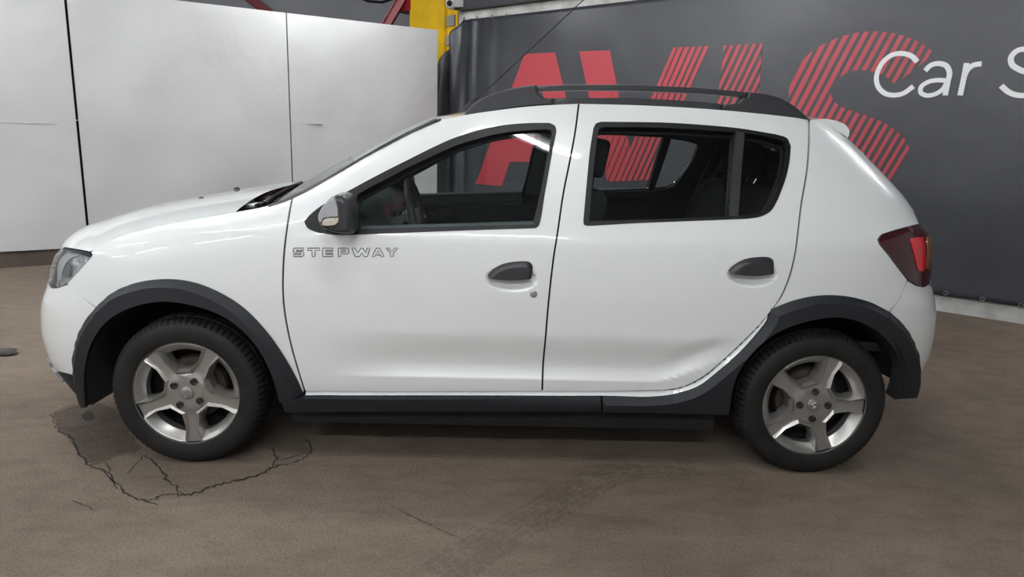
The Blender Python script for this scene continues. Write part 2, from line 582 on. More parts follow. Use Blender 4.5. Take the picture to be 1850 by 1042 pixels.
def clip_lines(poly, origin, d, widths, name, m, off, closed_only=True):
    """stripes: for each (shift, width) the strip parallel to d is cut to the polygon"""
    poly = np.array(poly, float)
    d = np.array(d, float)/np.linalg.norm(d)
    n = np.array([-d[1], d[0]])
    def cuts(c):
        r = []
        for i in range(len(poly)):
            a, b = poly[i], poly[(i+1) % len(poly)]
            fa, fb = (a-origin)@n-c, (b-origin)@n-c
            if (fa > 0) != (fb > 0):
                q = a+(b-a)*fa/(fa-fb)
                r.append((q-origin)@d)
        return sorted(r)
    for c, w in widths:
        L0, L1, Lm = cuts(c-w/2), cuts(c+w/2), cuts(c)
        for k in range(0, len(Lm)-1, 2):
            a0, a1 = Lm[k], Lm[k+1]
            e0 = (L0[k], L0[k+1]) if len(L0) == len(Lm) else (a0, a1)
            e1 = (L1[k], L1[k+1]) if len(L1) == len(Lm) else (a0, a1)
            pts = [origin+d*e0[0]+n*(c-w/2), origin+d*e0[1]+n*(c-w/2), origin+d*e1[1]+n*(c+w/2), origin+d*e1[0]+n*(c+w/2)]
            if abs(a1-a0) < 0.02: continue
            V, F = [], []
            ns = max(1, int(abs(a1-a0)/0.08))
            for j in range(ns+1):
                for (p, q) in ((pts[0], pts[1]), (pts[3], pts[2])):
                    r = p+(q-p)*j/ns
                    V.append(ban_pt(r[0], r[1], ban_fold(r[0], r[1])+off))
            for j in range(ns): F.append((2*j, 2*j+1, 2*j+3, 2*j+2))
            recalc(mesh(name, V, F, m, banner))
# dark lines across V and I, direction of the right arm of the V
dV = np.array(ban_az(1281, 83))-np.array(ban_az(1172, 325))
oV = np.array(ban_az(1217, 86))
nV = np.array([-dV[1], dV[0]])/np.linalg.norm(dV)
def shift(u, v): return (np.array(ban_az(u, v))-oV)@nV
M['gapprint'] = mat('black_print', (0.030, 0.031, 0.035), 0.32)
cV = [(shift(1217+x, 86), w) for x, w in ((-75, 0.004), (-63, 0.005), (-52, 0.006), (-40, 0.007), (-28, 0.008), (-16, 0.009), (-4, 0.010), (8, 0.012), (19, 0.014), (30.5, 0.016), (42, 0.019), (53, 0.021))]
clip_lines(dens(letV), oV, dV, cV, 'stripe', M['gapprint'], 0.010)
cI = [(shift(1290+x, 82), 0.030) for x in range(0, 180, 13)]
clip_lines(dens(letI), oV, dV, cI, 'stripe', M['gapprint'], 0.010)
S_OUT = [(1422, 168), (1434, 132), (1456, 101), (1480, 84), (1519, 66), (1556, 58), (1588, 57), (1620, 61), (1650, 71), (1675, 84), (1688, 95)]
S_IN = [(1688, 95), (1676, 107), (1640, 136), (1616, 152)]
S_IN2 = [(1616, 152), (1603, 140), (1580, 130), (1548, 127), (1523, 135), (1507, 151), (1501, 173), (1513, 188), (1536, 199), (1575, 212), (1610, 229), (1637, 254), (1649, 291), (1645, 325), (1628, 352), (1600, 376), (1560, 390), (1510, 388), (1465, 372), (1430, 345)]
S_IN3 = [(1430, 345), (1470, 300), (1500, 318), (1530, 326), (1560, 320), (1572, 305), (1565, 288), (1540, 272), (1500, 258), (1460, 236), (1432, 205), (1422, 168)]
letS = BZ(chain(S_OUT, S_IN, S_IN2, S_IN3, step=8))
cS = []
x = -40
while x < 300:
    cS.append((shift(1440+x, 120), 0.048-0.018*min(1, max(0, x/250))))
    x += 16.5
clip_lines(letS, oV, dV, cS, 'stripe', M['red_print'], 0.005)

def stroke(name, px, w, m, off=0.009, closed=False):
    az = np.array(BZ(smooth(px, 3, closed)))
    V, F = [], []
    n = len(az)
    for i in range(n):
        t = az[(i+1) % n]-az[i-1] if closed else az[min(i+1, n-1)]-az[max(i-1, 0)]
        t = t/np.linalg.norm(t)
        q = np.array([-t[1], t[0]])*w/2
        for r in (az[i]-q, az[i]+q): V.append(ban_pt(r[0], r[1], ban_fold(r[0], r[1])+off))
    for i in range(n if closed else n-1):
        j = (i+1) % n
        F.append((2*i, 2*j, 2*j+1, 2*i+1))
    return recalc(mesh(name, V, F, m, banner))
LW = 0.040
stroke('letter', [(1658, 112), (1648, 102), (1632, 97), (1614, 99), (1598, 110), (1587, 128), (1584, 143), (1588, 158), (1600, 169), (1615, 172), (1632, 169), (1651, 156)], LW, M['white_print'])
stroke('letter', [(1672, 128), (1682, 118.5), (1696, 115), (1710, 119), (1716, 131), (1713, 148), (1708, 172.5)], LW, M['white_print'])
stroke('letter', [(1712, 146), (1695, 145), (1678, 148), (1665, 157), (1664, 167), (1674, 172.5), (1690, 170), (1703, 162), (1711, 150)], LW*0.9, M['white_print'])
stroke('letter', [(1747, 114), (1741, 145), (1735, 172.5)], LW, M['white_print'])
stroke('letter', [(1742, 140), (1748, 127), (1759, 118), (1774, 115.5)], LW, M['white_print'])
stroke('letter', [(1885, 106), (1873, 95), (1855, 89), (1838, 92), (1827, 104), (1829, 117), (1842, 126), (1862, 134), (1874, 145), (1872, 160), (1858, 171), (1838, 172), (1822, 166), (1809, 155)], LW, M['white_print'])

for (u, v) in ((837, 34), (862, 33), (889, 30.5), (915, 28), (812, 55), (1709, 529), (1775, 540), (1845, 551)):
    a, z = ban_az(u, v)
    pts = [ban_pt(a+0.016*math.cos(t), z+0.016*math.sin(t), ban_fold(a, z)+0.004) for t in np.linspace(0, 2*math.pi, 15)[:-1]]
    tube('eyelet', pts, 0.005, M['chrome'], banner, seg=6, closed=True)
# board and steel beam above the banner
a0 = ban_az(828, 25)[0]
bo = ban_box('trim_1', a0, aR, zbt-0.06, zbt+0.11, -0.12, -0.035, M['whitewash'])
tag(bo, 'white board along the top of the banner', kind='structure')
bm_ = ban_box('trim_2', a0+0.02, aR, zbt+0.115, zbt+0.50, -0.12, 0.10, M['dark_beam'])
tag(bm_, 'dark steel beam above the white board', kind='structure')

# yellow column behind the partition's end, with red steel plate and braces
cx, cy = 0.0, 7.2
col = empty('steel_column', (cx, cy, 0), 'yellow painted column between the white partition and the black banner', 'column')
p0 = BA-bn*0.25
R3 = np.stack([bd, bn, np.array([0, 0, 1.0])], -1)
V, F = [], []
box(V, F, (-7.02, -0.75, 0), (-6.32, 0.0, HZ), R3, p0)
recalc(mesh('column_shaft', V, F, M['yellow'], col, shade=False))
V, F = [], []
box(V, F, (-6.32, -0.60, 0), (-6.12, -0.06, HZ), R3, p0)
recalc(mesh('column_flange', V, F, M['yellow'], col, shade=False))
V, F = [], []
box(V, F, (-7.34, -0.30, on_wall(730, 20, BA, BB, -0.25)[2]), (-7.0, 0.012, HZ), R3, p0)
recalc(mesh('gusset_plate', V, F, M['red_steel'], col, shade=False))
V, F = [], []
for zz in (2.55, 2.80):
    box(V, F, (-6.31, -0.10, zz), (-6.16, -0.03, zz+0.14), R3, p0)
recalc(mesh('wall_bracket', V, F, mat('grey_bracket', (0.30, 0.29, 0.27), 0.7), col, shade=False))
def brace(label, pa, pb, w=0.16):
    pa, pb = np.array(pa), np.array(pb)
    d = pb-pa; L_ = np.linalg.norm(d); d /= L_
    a = np.cross(d, np.array([0, 1.0, 0])); a /= np.linalg.norm(a)
    b = np.cross(d, a)
    V, F = [], []
    R_ = np.stack([d, a, b], -1)
    box(V, F, (0, -w/2, -0.01), (L_, w/2, 0.01), R_, pa)
    box(V, F, (0, -w/2, -0.07), (L_, -w/2+0.015, 0.07), R_, pa)
    box(V, F, (0, w/2-0.015, -0.07), (L_, w/2, 0.07), R_, pa)
    o = recalc(mesh('steel_brace', V, F, M['red_steel'], None, shade=False))
    return tag(o, label, 'brace')
def to_ceiling(p, q):
    """the line q -> p carried on up to the ceiling"""
    return q+(p-q)*((HZ-q[2])/(p[2]-q[2]))
b0, b1 = at(402, -40, 1, HY1-0.12), at(492, 28, 1, HY1-0.12)
brace('red steel brace on the grey wall above the middle white panel', to_ceiling(b0, b1), b1+(b1-b0)*1.2)
b0, b1 = at(742, -30, 1, 7.15), at(692, 56, 1, 7.15)
brace('red steel brace slanting up to the yellow column', to_ceiling(b0, b1), b1, 0.12)
cb = [at(640, -6, 1, HY1-0.05), at(665, 2, 1, HY1-0.05), at(690, 4, 1, HY1-0.05), at(712, -3, 1, HY1-0.05)]
cable = tube('cable', [(cb[0][0]-0.1, cb[0][1], HZ)]+cb+[(cb[3][0]+0.1, cb[3][1], HZ)], 0.02, M['gap'])
tag(cable, 'black cable sagging down the grey wall beside the red gusset plate', 'cable')
# dome camera on the column
pc = ban(815, 6, 0.18)
dc = empty('security_camera', pc, 'small white security camera on the yellow column', 'camera')
v, f = [], []
for i in range(9):
    t = i/8*math.pi
    for k in range(16):
        q = 2*math.pi*k/16
        v.append((pc[0]+0.075*math.sin(t)*math.cos(q), pc[1]+0.075*math.sin(t)*math.sin(q), pc[2]+0.075*math.cos(t)))
for i in range(8):
    for k in range(16): f.append((i*16+k, i*16+(k+1) % 16, (i+1)*16+(k+1) % 16, (i+1)*16+k))
recalc(mesh('camera_ball', v, f, mat('camera_shell', (0.55, 0.56, 0.57), 0.4), dc))
dirc = (CAM-pc)/np.linalg.norm(CAM-pc)
tube('camera_lens', [pc+dirc*0.06+np.array([-0.02, 0, 0]), pc+dirc*0.082+np.array([-0.02, 0, 0])], 0.035, M['gap'], dc, seg=16)
boxes('camera_bracket', [((pc[0]+0.02, pc[1]-0.05, pc[2]-0.05), (pc[0]+0.16, pc[1]+0.20, pc[2]+0.07))], mat('bracket_grey', (0.3, 0.3, 0.31), 0.5), dc, bevel=0.01)

# ------------------------------------------------------------------ fluorescent fixtures under the ceiling
def fixture(x, y, z, L_, rz, label, nt=2):
    e = empty('tube_lamp', (x, y, z), label, 'lamp', 'fluorescent lamps under the ceiling')
    e.rotation_euler = (0, 0, rz)
    def loc_mesh(name, V, F, m):
        me = bpy.data.meshes.new(name); me.from_pydata(V, [], F); me.update(); me.materials.append(m)
        o = bpy.data.objects.new(name, me); COL.objects.link(o); o.parent = e
        return o
    V, F = [], []
    box(V, F, (-L_/2-0.03, -0.07, 0.035), (L_/2+0.03, 0.07, 0.10))
    loc_mesh('housing', V, F, M['fixture'])
    for dy in ((-0.035, 0.035) if nt == 2 else (0.0,)):
        V, F = [], []
        for i in (-L_/2, L_/2):
            for k in range(10):
                t = 2*math.pi*k/10
                V.append((i, dy+0.019*math.cos(t), 0.010+0.019*math.sin(t)))
        for k in range(10): F.append((k, (k+1) % 10, 10+(k+1) % 10, 10+k))
        F += [tuple(range(10))[::-1], tuple(range(10, 20))]
        loc_mesh('tube', V, F, M['tube_light'])
    for xx in (-L_/3, L_/3):
        V, F = [], []
        box(V, F, (xx-0.006, -0.006, 0.10), (xx+0.006, 0.006, HZ-z))
        loc_mesh('hanger', V, F, M['fixture'])
LZ = 3.9
LAMPS = [(1.25, -2.50, 3.6, -0.50, 1, 'over the near doors of the car'), (-1.6, -2.3, LZ, 0.0, 1, 'over the near front wheel of the car'), (6.3, 0.6, LZ, 0.0, 2, 'beyond the tail of the car, added to light the floor'),  # the lamp past the tail is added to light floor and banner
         (-4.6, -2.3, LZ, 0.0, 1, 'just ahead of the headlights'), (-7.6, -2.3, LZ, 0.0, 2, 'well ahead of the headlights'),
         (-3.6, -5.9, LZ, 0.0, 1, 'along the pale wall, nearest the car'), (-6.4, -5.9, LZ, 0.0, 2, 'along the pale wall, in the middle'), (-9.2, -5.9, LZ, 0.0, 2, 'along the pale wall, nearest the end wall'),
         (-0.7, -6.2, LZ, 0.0, 2, 'close to the pale wall, across from the bonnet'), (1.35, -6.2, LZ, 0.0, 2, 'close to the pale wall, across from the doors'),
         (-0.62, 4.28, 3.35, 0.56, 1, 'in front of the white partition'), (-4.4, 0.7, LZ, 0.0, 2, 'beside the left-hand white panel'), (-7.5, 0.7, LZ, 0.0, 2, 'far along the white partition'), (1.6, 1.7, LZ, 0.0, 2, 'between the car and the banner'),
         (-1.9, 0.5, LZ, 0.0, 2, 'over the bonnet of the car, added to brighten it')]  # unseen lamp, added to brighten the bonnet and the floor beside it
for (x, y, z, rz, nt, wh) in LAMPS:
    fixture(x, y, z, 1.5, rz, 'white tube lamp hanging under the ceiling '+wh, nt)

# ------------------------------------------------------------------ the body surface of the car
# plan curve at each height z: two superellipse quarters joined at x = XM, mirrored in y
XM = 1.35
ZG = np.arange(0.12, 1.62, 0.005)
def table(zz, vv, blur=7):
    d = np.interp(ZG, zz, vv)
    k = np.ones(blur)/blur
    return np.convolve(np.pad(d, blur//2, mode='edge'), k, 'valid')
XF = table([0.12, 0.17, 0.22, 0.27, 0.32, 0.37, 0.42, 0.47, 0.52, 0.57, 0.62, 0.67, 0.72, 0.77, 0.82, 0.87, 0.92, 0.97, 1.02, 1.07, 1.12, 1.17, 1.22, 1.27, 1.32, 1.37, 1.42, 1.47, 1.52, 1.60],
           [-0.665, -0.711, -0.741, -0.765, -0.788, -0.801, -0.807, -0.814, -0.809, -0.802, -0.790, -0.766, -0.745, -0.731, -0.709, -0.676, -0.584, -0.424, -0.196, 0.04, 0.217, 0.344, 0.454, 0.559, 0.665, 0.774, 0.880, 0.964, 1.012, 1.05], 5)
XR = table([0.12, 0.22, 0.27, 0.32, 0.37, 0.42, 0.47, 0.52, 0.57, 0.62, 0.67, 0.72, 0.77, 0.82, 0.87, 0.92, 0.97, 1.02, 1.07, 1.12, 1.17, 1.22, 1.27, 1.32, 1.37, 1.42, 1.47, 1.52, 1.60],
           [3.12, 3.17, 3.20, 3.226, 3.236, 3.245, 3.258, 3.261, 3.261, 3.256, 3.249, 3.235, 3.212, 3.197, 3.187, 3.179, 3.170, 3.156, 3.107, 3.077, 3.040, 2.992, 2.942, 2.890, 2.837, 2.779, 2.718, 2.661, 2.60], 5)
WD = table([0.12, 0.22, 0.30, 0.36, 0.45, 0.60, 0.75, 0.88, 0.955, 0.985, 1.005, 1.03, 1.15, 1.30, 1.42, 1.50, 1.54, 1.60],
           [0.78, 0.805, 0.83, 0.845, 0.856, 0.868, 0.871, 0.866, 0.860, 0.855, 0.847, 0.836, 0.784, 0.717, 0.662, 0.620, 0.590, 0.52], 5)
NF = table([0.12, 0.7, 0.9, 1.05, 1.2, 1.6], [4.6, 4.6, 4.4, 4.4, 4.2, 4.2])
NR = table([0.12, 0.7, 0.9, 1.1, 1.6], [5.2, 5.2, 5.5, 6.0, 6.0])
NS = 1001            # samples along s
NH = NS//2
def build_grid():
    G = np.zeros((len(ZG), NS, 3))
    th = np.linspace(0, math.pi/2, 500)
    c, s = np.cos(th), np.sin(th)
    c[-1] = 0; s[0] = 0
    for i, z in enumerate(ZG):
        xf = XM-(XM-XF[i])*c**(2/NF[i]); yf = -WD[i]*s**(2/NF[i])
        xr = XM+(XR[i]-XM)*c[::-1]**(2/NR[i]); yr = -WD[i]*s[::-1]**(2/NR[i])
        for (x, y, a, b) in ((xf, yf, 0, NH+1), (xr, yr, NH, NS)):
            L = np.concatenate([[0], np.cumsum(np.hypot(np.diff(x), np.diff(y)))])
            t = np.linspace(0, L[-1], b-a)
            G[i, a:b, 0] = np.interp(t, L, x)
            G[i, a:b, 1] = np.interp(t, L, y)
        G[i, :, 2] = z
    return G
GR = build_grid()
def grid_normals(G):
    du = np.gradient(G, axis=1)
    dz = np.gradient(G, axis=0)
    n = np.cross(du, dz)
    n /= np.linalg.norm(n, axis=2, keepdims=True)+1e-12
    return n
def sstep(a, b, x):
    t = np.clip((x-a)/(b-a), 0, 1)
    return t*t*(3-2*t)
# pressed shapes in the sheet metal: lower door ledge, recesses under the door handles, belt crease
X_, Z_ = GR[..., 0], GR[..., 2]
HND = [aty(922, 494, -0.855), aty(1357, 487, -0.855)]
up_r = sstep(1.85, 2.20, X_)
zl = 0.405+0.10*up_r**1.6                       # height of the ledge edge, sweeping up at its rear end
amp = sstep(0.50, 0.95, X_)*(1-sstep(2.00, 2.28, X_))
rec = (1-(1-np.clip((Z_-zl)/0.055, 0, 1))**1.7)*(1-sstep(zl+0.055, zl+0.20-0.09*up_r, Z_))
disp = -0.021*amp*rec
for h in HND:
    e = ((X_-h[0]-0.005)/0.100)**2+((Z_-h[2]+0.018)/0.047)**2
    side = GR[..., 1] < -0.7
    disp += -0.034*np.clip(1-e, 0, 1)**0.7*side
GN = grid_normals(GR)
G = GR+GN*disp[..., None]
GN = grid_normals(G)
SLEN = 5.0           # metres per unit s in the flat working domain
sg = np.linspace(0, 1, NS)*SLEN
DU, DZ = sg[1]-sg[0], ZG[1]-ZG[0]

def lookup(A, a, z):
    fi = np.clip((np.asarray(z)-ZG[0])/DZ, 0, len(ZG)-1.001)
    fj = np.clip(np.asarray(a)/DU, 0, NS-1.001)
    i, j = fi.astype(int), fj.astype(int)
    ti, tj = (fi-i)[..., None], (fj-j)[..., None]
    return (A[i, j]*(1-ti)*(1-tj)+A[i+1, j]*ti*(1-tj)+A[i, j+1]*(1-ti)*tj+A[i+1, j+1]*ti*tj)

_vis = ((GN*(CAM-G)).sum(2) > 0)
_pix = project(G.reshape(-1, 3)).reshape(G.shape[0], G.shape[1], 2)
_pixm = np.where(_vis[..., None], _pix, 1e7)
def dom(u, v):
    """pixel -> (a, z) on the near side of the body"""
    d = (_pixm[..., 0]-u)**2+(_pixm[..., 1]-v)**2
    k = int(d.argmin())
    i, j = divmod(k, NS)
    i0, i1 = max(i-1, 0), min(i+1, len(ZG)-1)
    j0, j1 = max(j-1, 0), min(j+1, NS-1)
    if d.flat[k] < 64 and _vis[i0, j] and _vis[i1, j] and _vis[i, j0] and _vis[i, j1]:
        da = (_pix[i, j1]-_pix[i, j0])/(j1-j0)
        db = (_pix[i1, j]-_pix[i0, j])/(i1-i0)
        A = np.array([[da[0], db[0]], [da[1], db[1]]])
        if abs(np.linalg.det(A)) > 1e-3:
            t = np.linalg.solve(A, np.array([u, v])-_pix[i, j])
            t = np.clip(t, -1.5, 1.5)
            return (sg[j]+t[0]*DU, ZG[i]+t[1]*DZ)
    return (sg[j], ZG[i])
def doms(pts): return [dom(*p) for p in pts]
def surf(a, z, off=0.0):
    return lookup(G, a, z)+lookup(GN, a, z)*off
def surf_px(u, v, off=0.0):
    a, z = dom(u, v)
    return surf(np.array([a]), np.array([z]), off)[0]

CAR = empty('hatchback_car', (XM, 0, 0), 'white five-door hatchback with black roof rails and dark wheel-arch cladding parked on concrete', 'car')

def mirror_copy(o, parent=None):
    """the same part on the far side"""
    par = parent or o.parent
    c = o.copy()
    COL.objects.link(c)
    c.parent = par
    c.scale = (1, -1, 1)
    off = Vector((0, 0, 0))
    q = par
    while q is not None:
        off += q.location
        q = q.parent
    c.location = -off
    for ch in list(o.children):
        k = ch.copy()
        COL.objects.link(k)
        k.parent = c
    return c

def panel(name, outer, holes=(), off=0.0, thick=0.012, m=None, parent=None, grid=0.03, offfn=None, extra=None, analytic=True, far=False, back=False):
    """sheet following the body surface; outlines in the (a, z) domain"""
    P, T, loops = fill2d(outer, holes, grid, extra)
    a, z = P[:, 0], P[:, 1]
    of = np.full(len(P), off) if offfn is None else offfn(P)
    base, nor = lookup(G, a, z), lookup(GN, a, z)
    V = base+nor*of[:, None]
    F = list(T)
    NN = nor.copy()
    V, NN = list(V), list(NN)
    n0 = len(V)
    for li, lp in enumerate(loops):
        k = len(lp)
        b = len(V)
        cen = P[lp].mean(0)
        area = 0.5*sum(P[lp[i]][0]*P[lp[(i+1) % k]][1]-P[lp[(i+1) % k]][0]*P[lp[i]][1] for i in range(k))
        ccw = area > 0
        for i in range(k):
            p0, p1 = np.array(V[lp[i-1]]), np.array(V[lp[(i+1) % k]])
            t = p1-p0
            en = np.cross(t, nor[lp[i]])
            en /= np.linalg.norm(en)+1e-9
            if not ccw: en = -en
            if li > 0: en = -en
            V.append(V[lp[i]]); NN.append(en)
            V.append(V[lp[i]]-nor[lp[i]]*thick); NN.append(en)
        for i in range(k):
            j = (i+1) % k
            f = (b+2*i, b+2*i+1, b+2*j+1, b+2*j)
            if (ccw and li == 0) or (not ccw and li > 0): f = f
            else: f = f[::-1]
            F.append(f)
    if back:
        b = len(V)
        for i in range(n0):
            V.append(V[i]-nor[i]*thick); NN.append(-nor[i])
        F += [(b+c, b+b_, b+a_) for a_, b_, c in T]
    o = mesh(name, V, F, m, parent or CAR, normals=NN if analytic else None, angle=28)
    if far: mirror_copy(o)
    return o

def ribbon(name, px, w, off, m, parent=None, far=False, domain=False, step=6.0):
    """thin strip of width w metres along a line on the body"""
    D = np.array(doms(smooth(px, step)) if not domain else px)
    V, F, NN = [], [], []
    P = lookup(G, D[:, 0], D[:, 1]); Nn = lookup(GN, D[:, 0], D[:, 1])
    for i in range(len(P)):
        t = P[min(i+1, len(P)-1)]-P[max(i-1, 0)]
        sdir = np.cross(t, Nn[i]); sdir /= np.linalg.norm(sdir)+1e-9
        for k in (-0.5, 0.5):
            V.append(P[i]+sdir*w*k+Nn[i]*off); NN.append(Nn[i])
    for i in range(len(P)-1): F.append((2*i, 2*i+1, 2*i+3, 2*i+2))
    f0 = [np.array(V[k]) for k in F[0]]
    if np.cross(f0[1]-f0[0], f0[2]-f0[0])@NN[0] < 0: F = [f[::-1] for f in F]
    o = mesh(name, V, F, m, parent or CAR, normals=NN)
    if far: mirror_copy(o)
    return o

def crown(name, E, C, m, parent=None, pz=2.2, px=2.0, nv=24, thick=0.012, smooth_n=None, ymul=1.0, back=None, y_only=None):
    """sheet spanning the car: edge line E on the near side, centre line C, mirrored"""
    E = np.array(E, float); C = np.array(C, float)
    n = len(E)
    vs = np.linspace(-1, 1, nv+1)
    V, F = [], []
    for i in range(n):
        for v in vs:
            a = abs(v)
            V.append((C[i][0]+(E[i][0]-C[i][0])*a**px, -E[i][1]*v, C[i][2]+(E[i][2]-C[i][2])*a**pz))
    for i in range(n-1):
        for k in range(nv):
            F.append((i*(nv+1)+k, i*(nv+1)+k+1, (i+1)*(nv+1)+k+1, (i+1)*(nv+1)+k))
    o = recalc(mesh(name, V, F, m, parent or CAR, angle=60))
    return o

def lerp_line(L, n):
    """resample a polyline to n points by arc length"""
    L = np.array(L, float)
    d = np.concatenate([[0], np.cumsum(np.linalg.norm(np.diff(L, axis=0), axis=1))])
    t = np.linspace(0, d[-1], n)
    return np.stack([np.interp(t, d, L[:, k]) for k in range(L.shape[1])], -1)

def pillow(name, px, y, depth, m, parent=None, rings=6, roundness=0.35, far=False, step=4.0, pts3=None, taper=1.0):
    """solid with a traced side outline standing at lateral position y, rounded towards the outside"""
    O = pts3 if pts3 is not None else np.array([aty(u, v, y) for u, v in px])
    O = np.array(O, float)
    c = O.mean(0)
    n = len(O)
    V, F = [], []
    prof = [(1.0*taper, 0.0)]
    for k in range(rings+1):
        t = k/rings*math.pi/2
        prof.append((1-roundness*(1-math.cos(t)), 1-roundness*(1-math.sin(t)) if roundness < 1 else math.sin(t)))
    prof[1] = (1.0, max(0.02, 1-roundness))
    for s, d in prof:
        for p in O:
            q = c+(p-c)*s
            V.append((q[0], y+depth*(1-d), q[2]))
    R_ = len(prof)
    for i in range(R_-1):
        for k in range(n):
            F.append((i*n+k, i*n+(k+1) % n, (i+1)*n+(k+1) % n, (i+1)*n+k))
    # caps
    P2, T, _ = fill2d([(p[0], p[2]) for p in V[(R_-1)*n:R_*n]])
    if len(P2) == n:
        F += [tuple((R_-1)*n+k for k in t) for t in T]
        F += [tuple(k for k in t[::-1]) for t in T]
    o = recalc(mesh(name, V, F, m, parent or CAR, angle=50))
    if far: mirror_copy(o)
    return o

# ------------------------------------------------------------------ doors
WS_EDGE = [(530, 357), (600, 319), (660, 284), (700, 263), (745, 240), (797, 217)]
ROOF_F = [(797, 217), (840, 208), (900, 199), (960, 192), (1044, 187.5)]
B_SEAM = [(1044, 187.5), (1038, 235), (1028, 290), (1016, 350), (1006, 418), (998, 470), (990, 540), (984, 610), (979.5, 660), (978, 706)]
F_SEAM = [(552, 706), (541, 671), (527, 621), (517, 571), (513, 530), (514, 470), (519, 420), (526, 376), (530, 357)]
front_door = chain(WS_EDGE, ROOF_F, B_SEAM, [(978, 706), (760, 707), (552, 706)], F_SEAM)
F_OPEN = chain([(636, 424), (800, 417.5), (968, 412)], [(968, 412), (973, 408), (985, 345), (996, 285), (1005, 238)],
               [(1005, 238), (1003, 228), (992, 222.5)], [(992, 222.5), (950, 223), (900, 228), (860, 237), (820, 250), (780, 268), (740, 288), (700, 308), (660, 329), (640, 340)],
               [(640, 340), (610, 356), (580, 373), (560, 389), (550, 401)], [(550, 401), (556, 412), (575, 420), (600, 423.5), (636, 424)])
F_GLASS = chain([(643, 414), (800, 409.5), (964, 405.5)], [(964, 405.5), (978, 345), (989, 285), (997, 243)], [(997, 243), (995, 236), (987, 234)],
                [(987, 234), (950, 236), (900, 242), (860, 252), (820, 265), (780, 283), (740, 302), (700, 323), (665, 341), (646, 352)],
                [(646, 352), (640, 383), (636, 413), (643, 414)])
def handle_pts(h):
    a0, z0 = dom(*project(h))
    g = np.array(np.meshgrid(np.arange(-0.13, 0.131, 0.008), np.arange(-0.08, 0.05, 0.008))).reshape(2, -1).T
    return g+np.array([a0, z0])
def ledge_pts():
    q = []
    for x in np.arange(0.2, 3.4, 0.03):
        for z in np.arange(0.38, 0.62, 0.010): q.append((x, z))
    return q
EXL = ledge_pts()
fd = panel('front_door', doms(front_door), [doms(F_OPEN)], 0.0, 0.014, M['paint'], extra=list(handle_pts(HND[0]))+EXL)
tr = panel('window_trim', doms(F_OPEN), [doms(F_GLASS)], 0.003, 0.03, M['rubber'], fd, grid=0.02)
gl = panel('window_glass', doms(F_GLASS), [], -0.012, 0.004, M['glass'], fd, grid=0.05)

B_SEAM2 = [(u+3.2, v) for u, v in B_SEAM]
ROOF_R = [(1047.2, 187.5), (1150, 190), (1250, 195), (1350, 203), (1440, 213), (1460, 216)]
R_SEAM = [(1460, 216), (1460, 260), (1456, 310), (1446, 370), (1439, 430), (1436, 452), (1431, 477), (1423, 505), (1410, 535), (1393, 560), (1368, 590), (1338, 620), (1308, 648), (1278, 674), (1254, 689), (1230, 699), (1200, 704)]
rear_door = chain(ROOF_R, R_SEAM, [(1200, 704), (1100, 706), (981.2, 706)], B_SEAM2[::-1])
R_OPEN = chain([(1072, 232), (1076, 224), (1086, 220.5)], [(1086, 220.5), (1200, 222), (1280, 227), (1340, 233), (1400, 243)], [(1400, 243), (1421, 250), (1428, 264)],
               [(1428, 264), (1426, 290), (1419, 322), (1405, 360)], [(1405, 360), (1392, 381), (1374, 391), (1350, 395)], [(1350, 395), (1250, 399), (1150, 403), (1062, 408)],
               [(1062, 408), (1055, 406), (1054, 397)], [(1054, 397), (1060, 330), (1066, 270), (1072, 232)])
R_GL1 = chain([(1080, 240), (1083, 233), (1092, 230)], [(1092, 230), (1200, 231.5), (1328, 239)], [(1328, 239), (1323, 310), (1318, 391)], [(1318, 391), (1200, 395.5), (1064, 400)],
              [(1064, 400), (1070, 330), (1076, 270), (1080, 240)])
R_GL2 = chain([(1345, 240.5), (1385, 247), (1408, 253)], [(1408, 253), (1419, 259), (1421, 270)], [(1421, 270), (1418, 296), (1411, 324), (1397, 358)], [(1397, 358), (1384, 377), (1368, 386)],
              [(1368, 386), (1332, 390)], [(1332, 390), (1338, 320), (1345, 240.5)])
rd = panel('rear_door', doms(rear_door), [doms(R_OPEN)], 0.0, 0.014, M['paint'], extra=list(handle_pts(HND[1]))+EXL)
panel('window_trim', doms(R_OPEN), [doms(R_GL1), doms(R_GL2)], 0.003, 0.03, M['rubber'], rd, grid=0.02)
panel('window_glass', doms(R_GL1), [], -0.012, 0.004, M['glass_dark'], rd, grid=0.05)
panel('quarter_glass', doms(R_GL2), [], -0.010, 0.004, M['glass_dark'], rd, grid=0.05)
ribbon('window_divider', [(1337, 239), (1331, 310), (1325, 391)], 0.036, 0.004, M['plastic_rail'], rd)

# ------------------------------------------------------------------ door handles and lock
def offset_surf(px, off, shrink=1.0):
    c = np.mean(np.array(px, float), 0)
    return [surf_px(*(c+(np.array(p)-c)*shrink), off) for p in px]
def surface_solid(name, px, h, m, parent, dome=0.5, rings=5, base=-0.012):
    """cushion-shaped piece on the body with a traced outline, rising by h"""
    D = np.array(doms(px))
    c = D.mean(0)
    n = len(D)
    V, F = [], []
    prof = [(1.0, base)]
    for k in range(rings+1):
        t = k/rings*math.pi/2
        prof.append((1-dome*(1-math.cos(t)), h*math.sin(t)))
    for s_, o_ in prof:
        Q = c+(D-c)*s_
        V += list(lookup(GR, Q[:, 0], Q[:, 1])+lookup(GN, Q[:, 0]*0+c[0], Q[:, 1]*0+c[1])*o_)
    R_ = len(prof)
    for i in range(R_-1):
        for k in range(n): F.append((i*n+k, i*n+(k+1) % n, (i+1)*n+(k+1) % n, (i+1)*n+k))
    P2, T, _ = fill2d(list(map(tuple, D)))
    if len(P2) == n: F += [tuple((R_-1)*n+k for k in t) for t in T]
    return recalc(mesh(name, V, F, m, parent, angle=50))
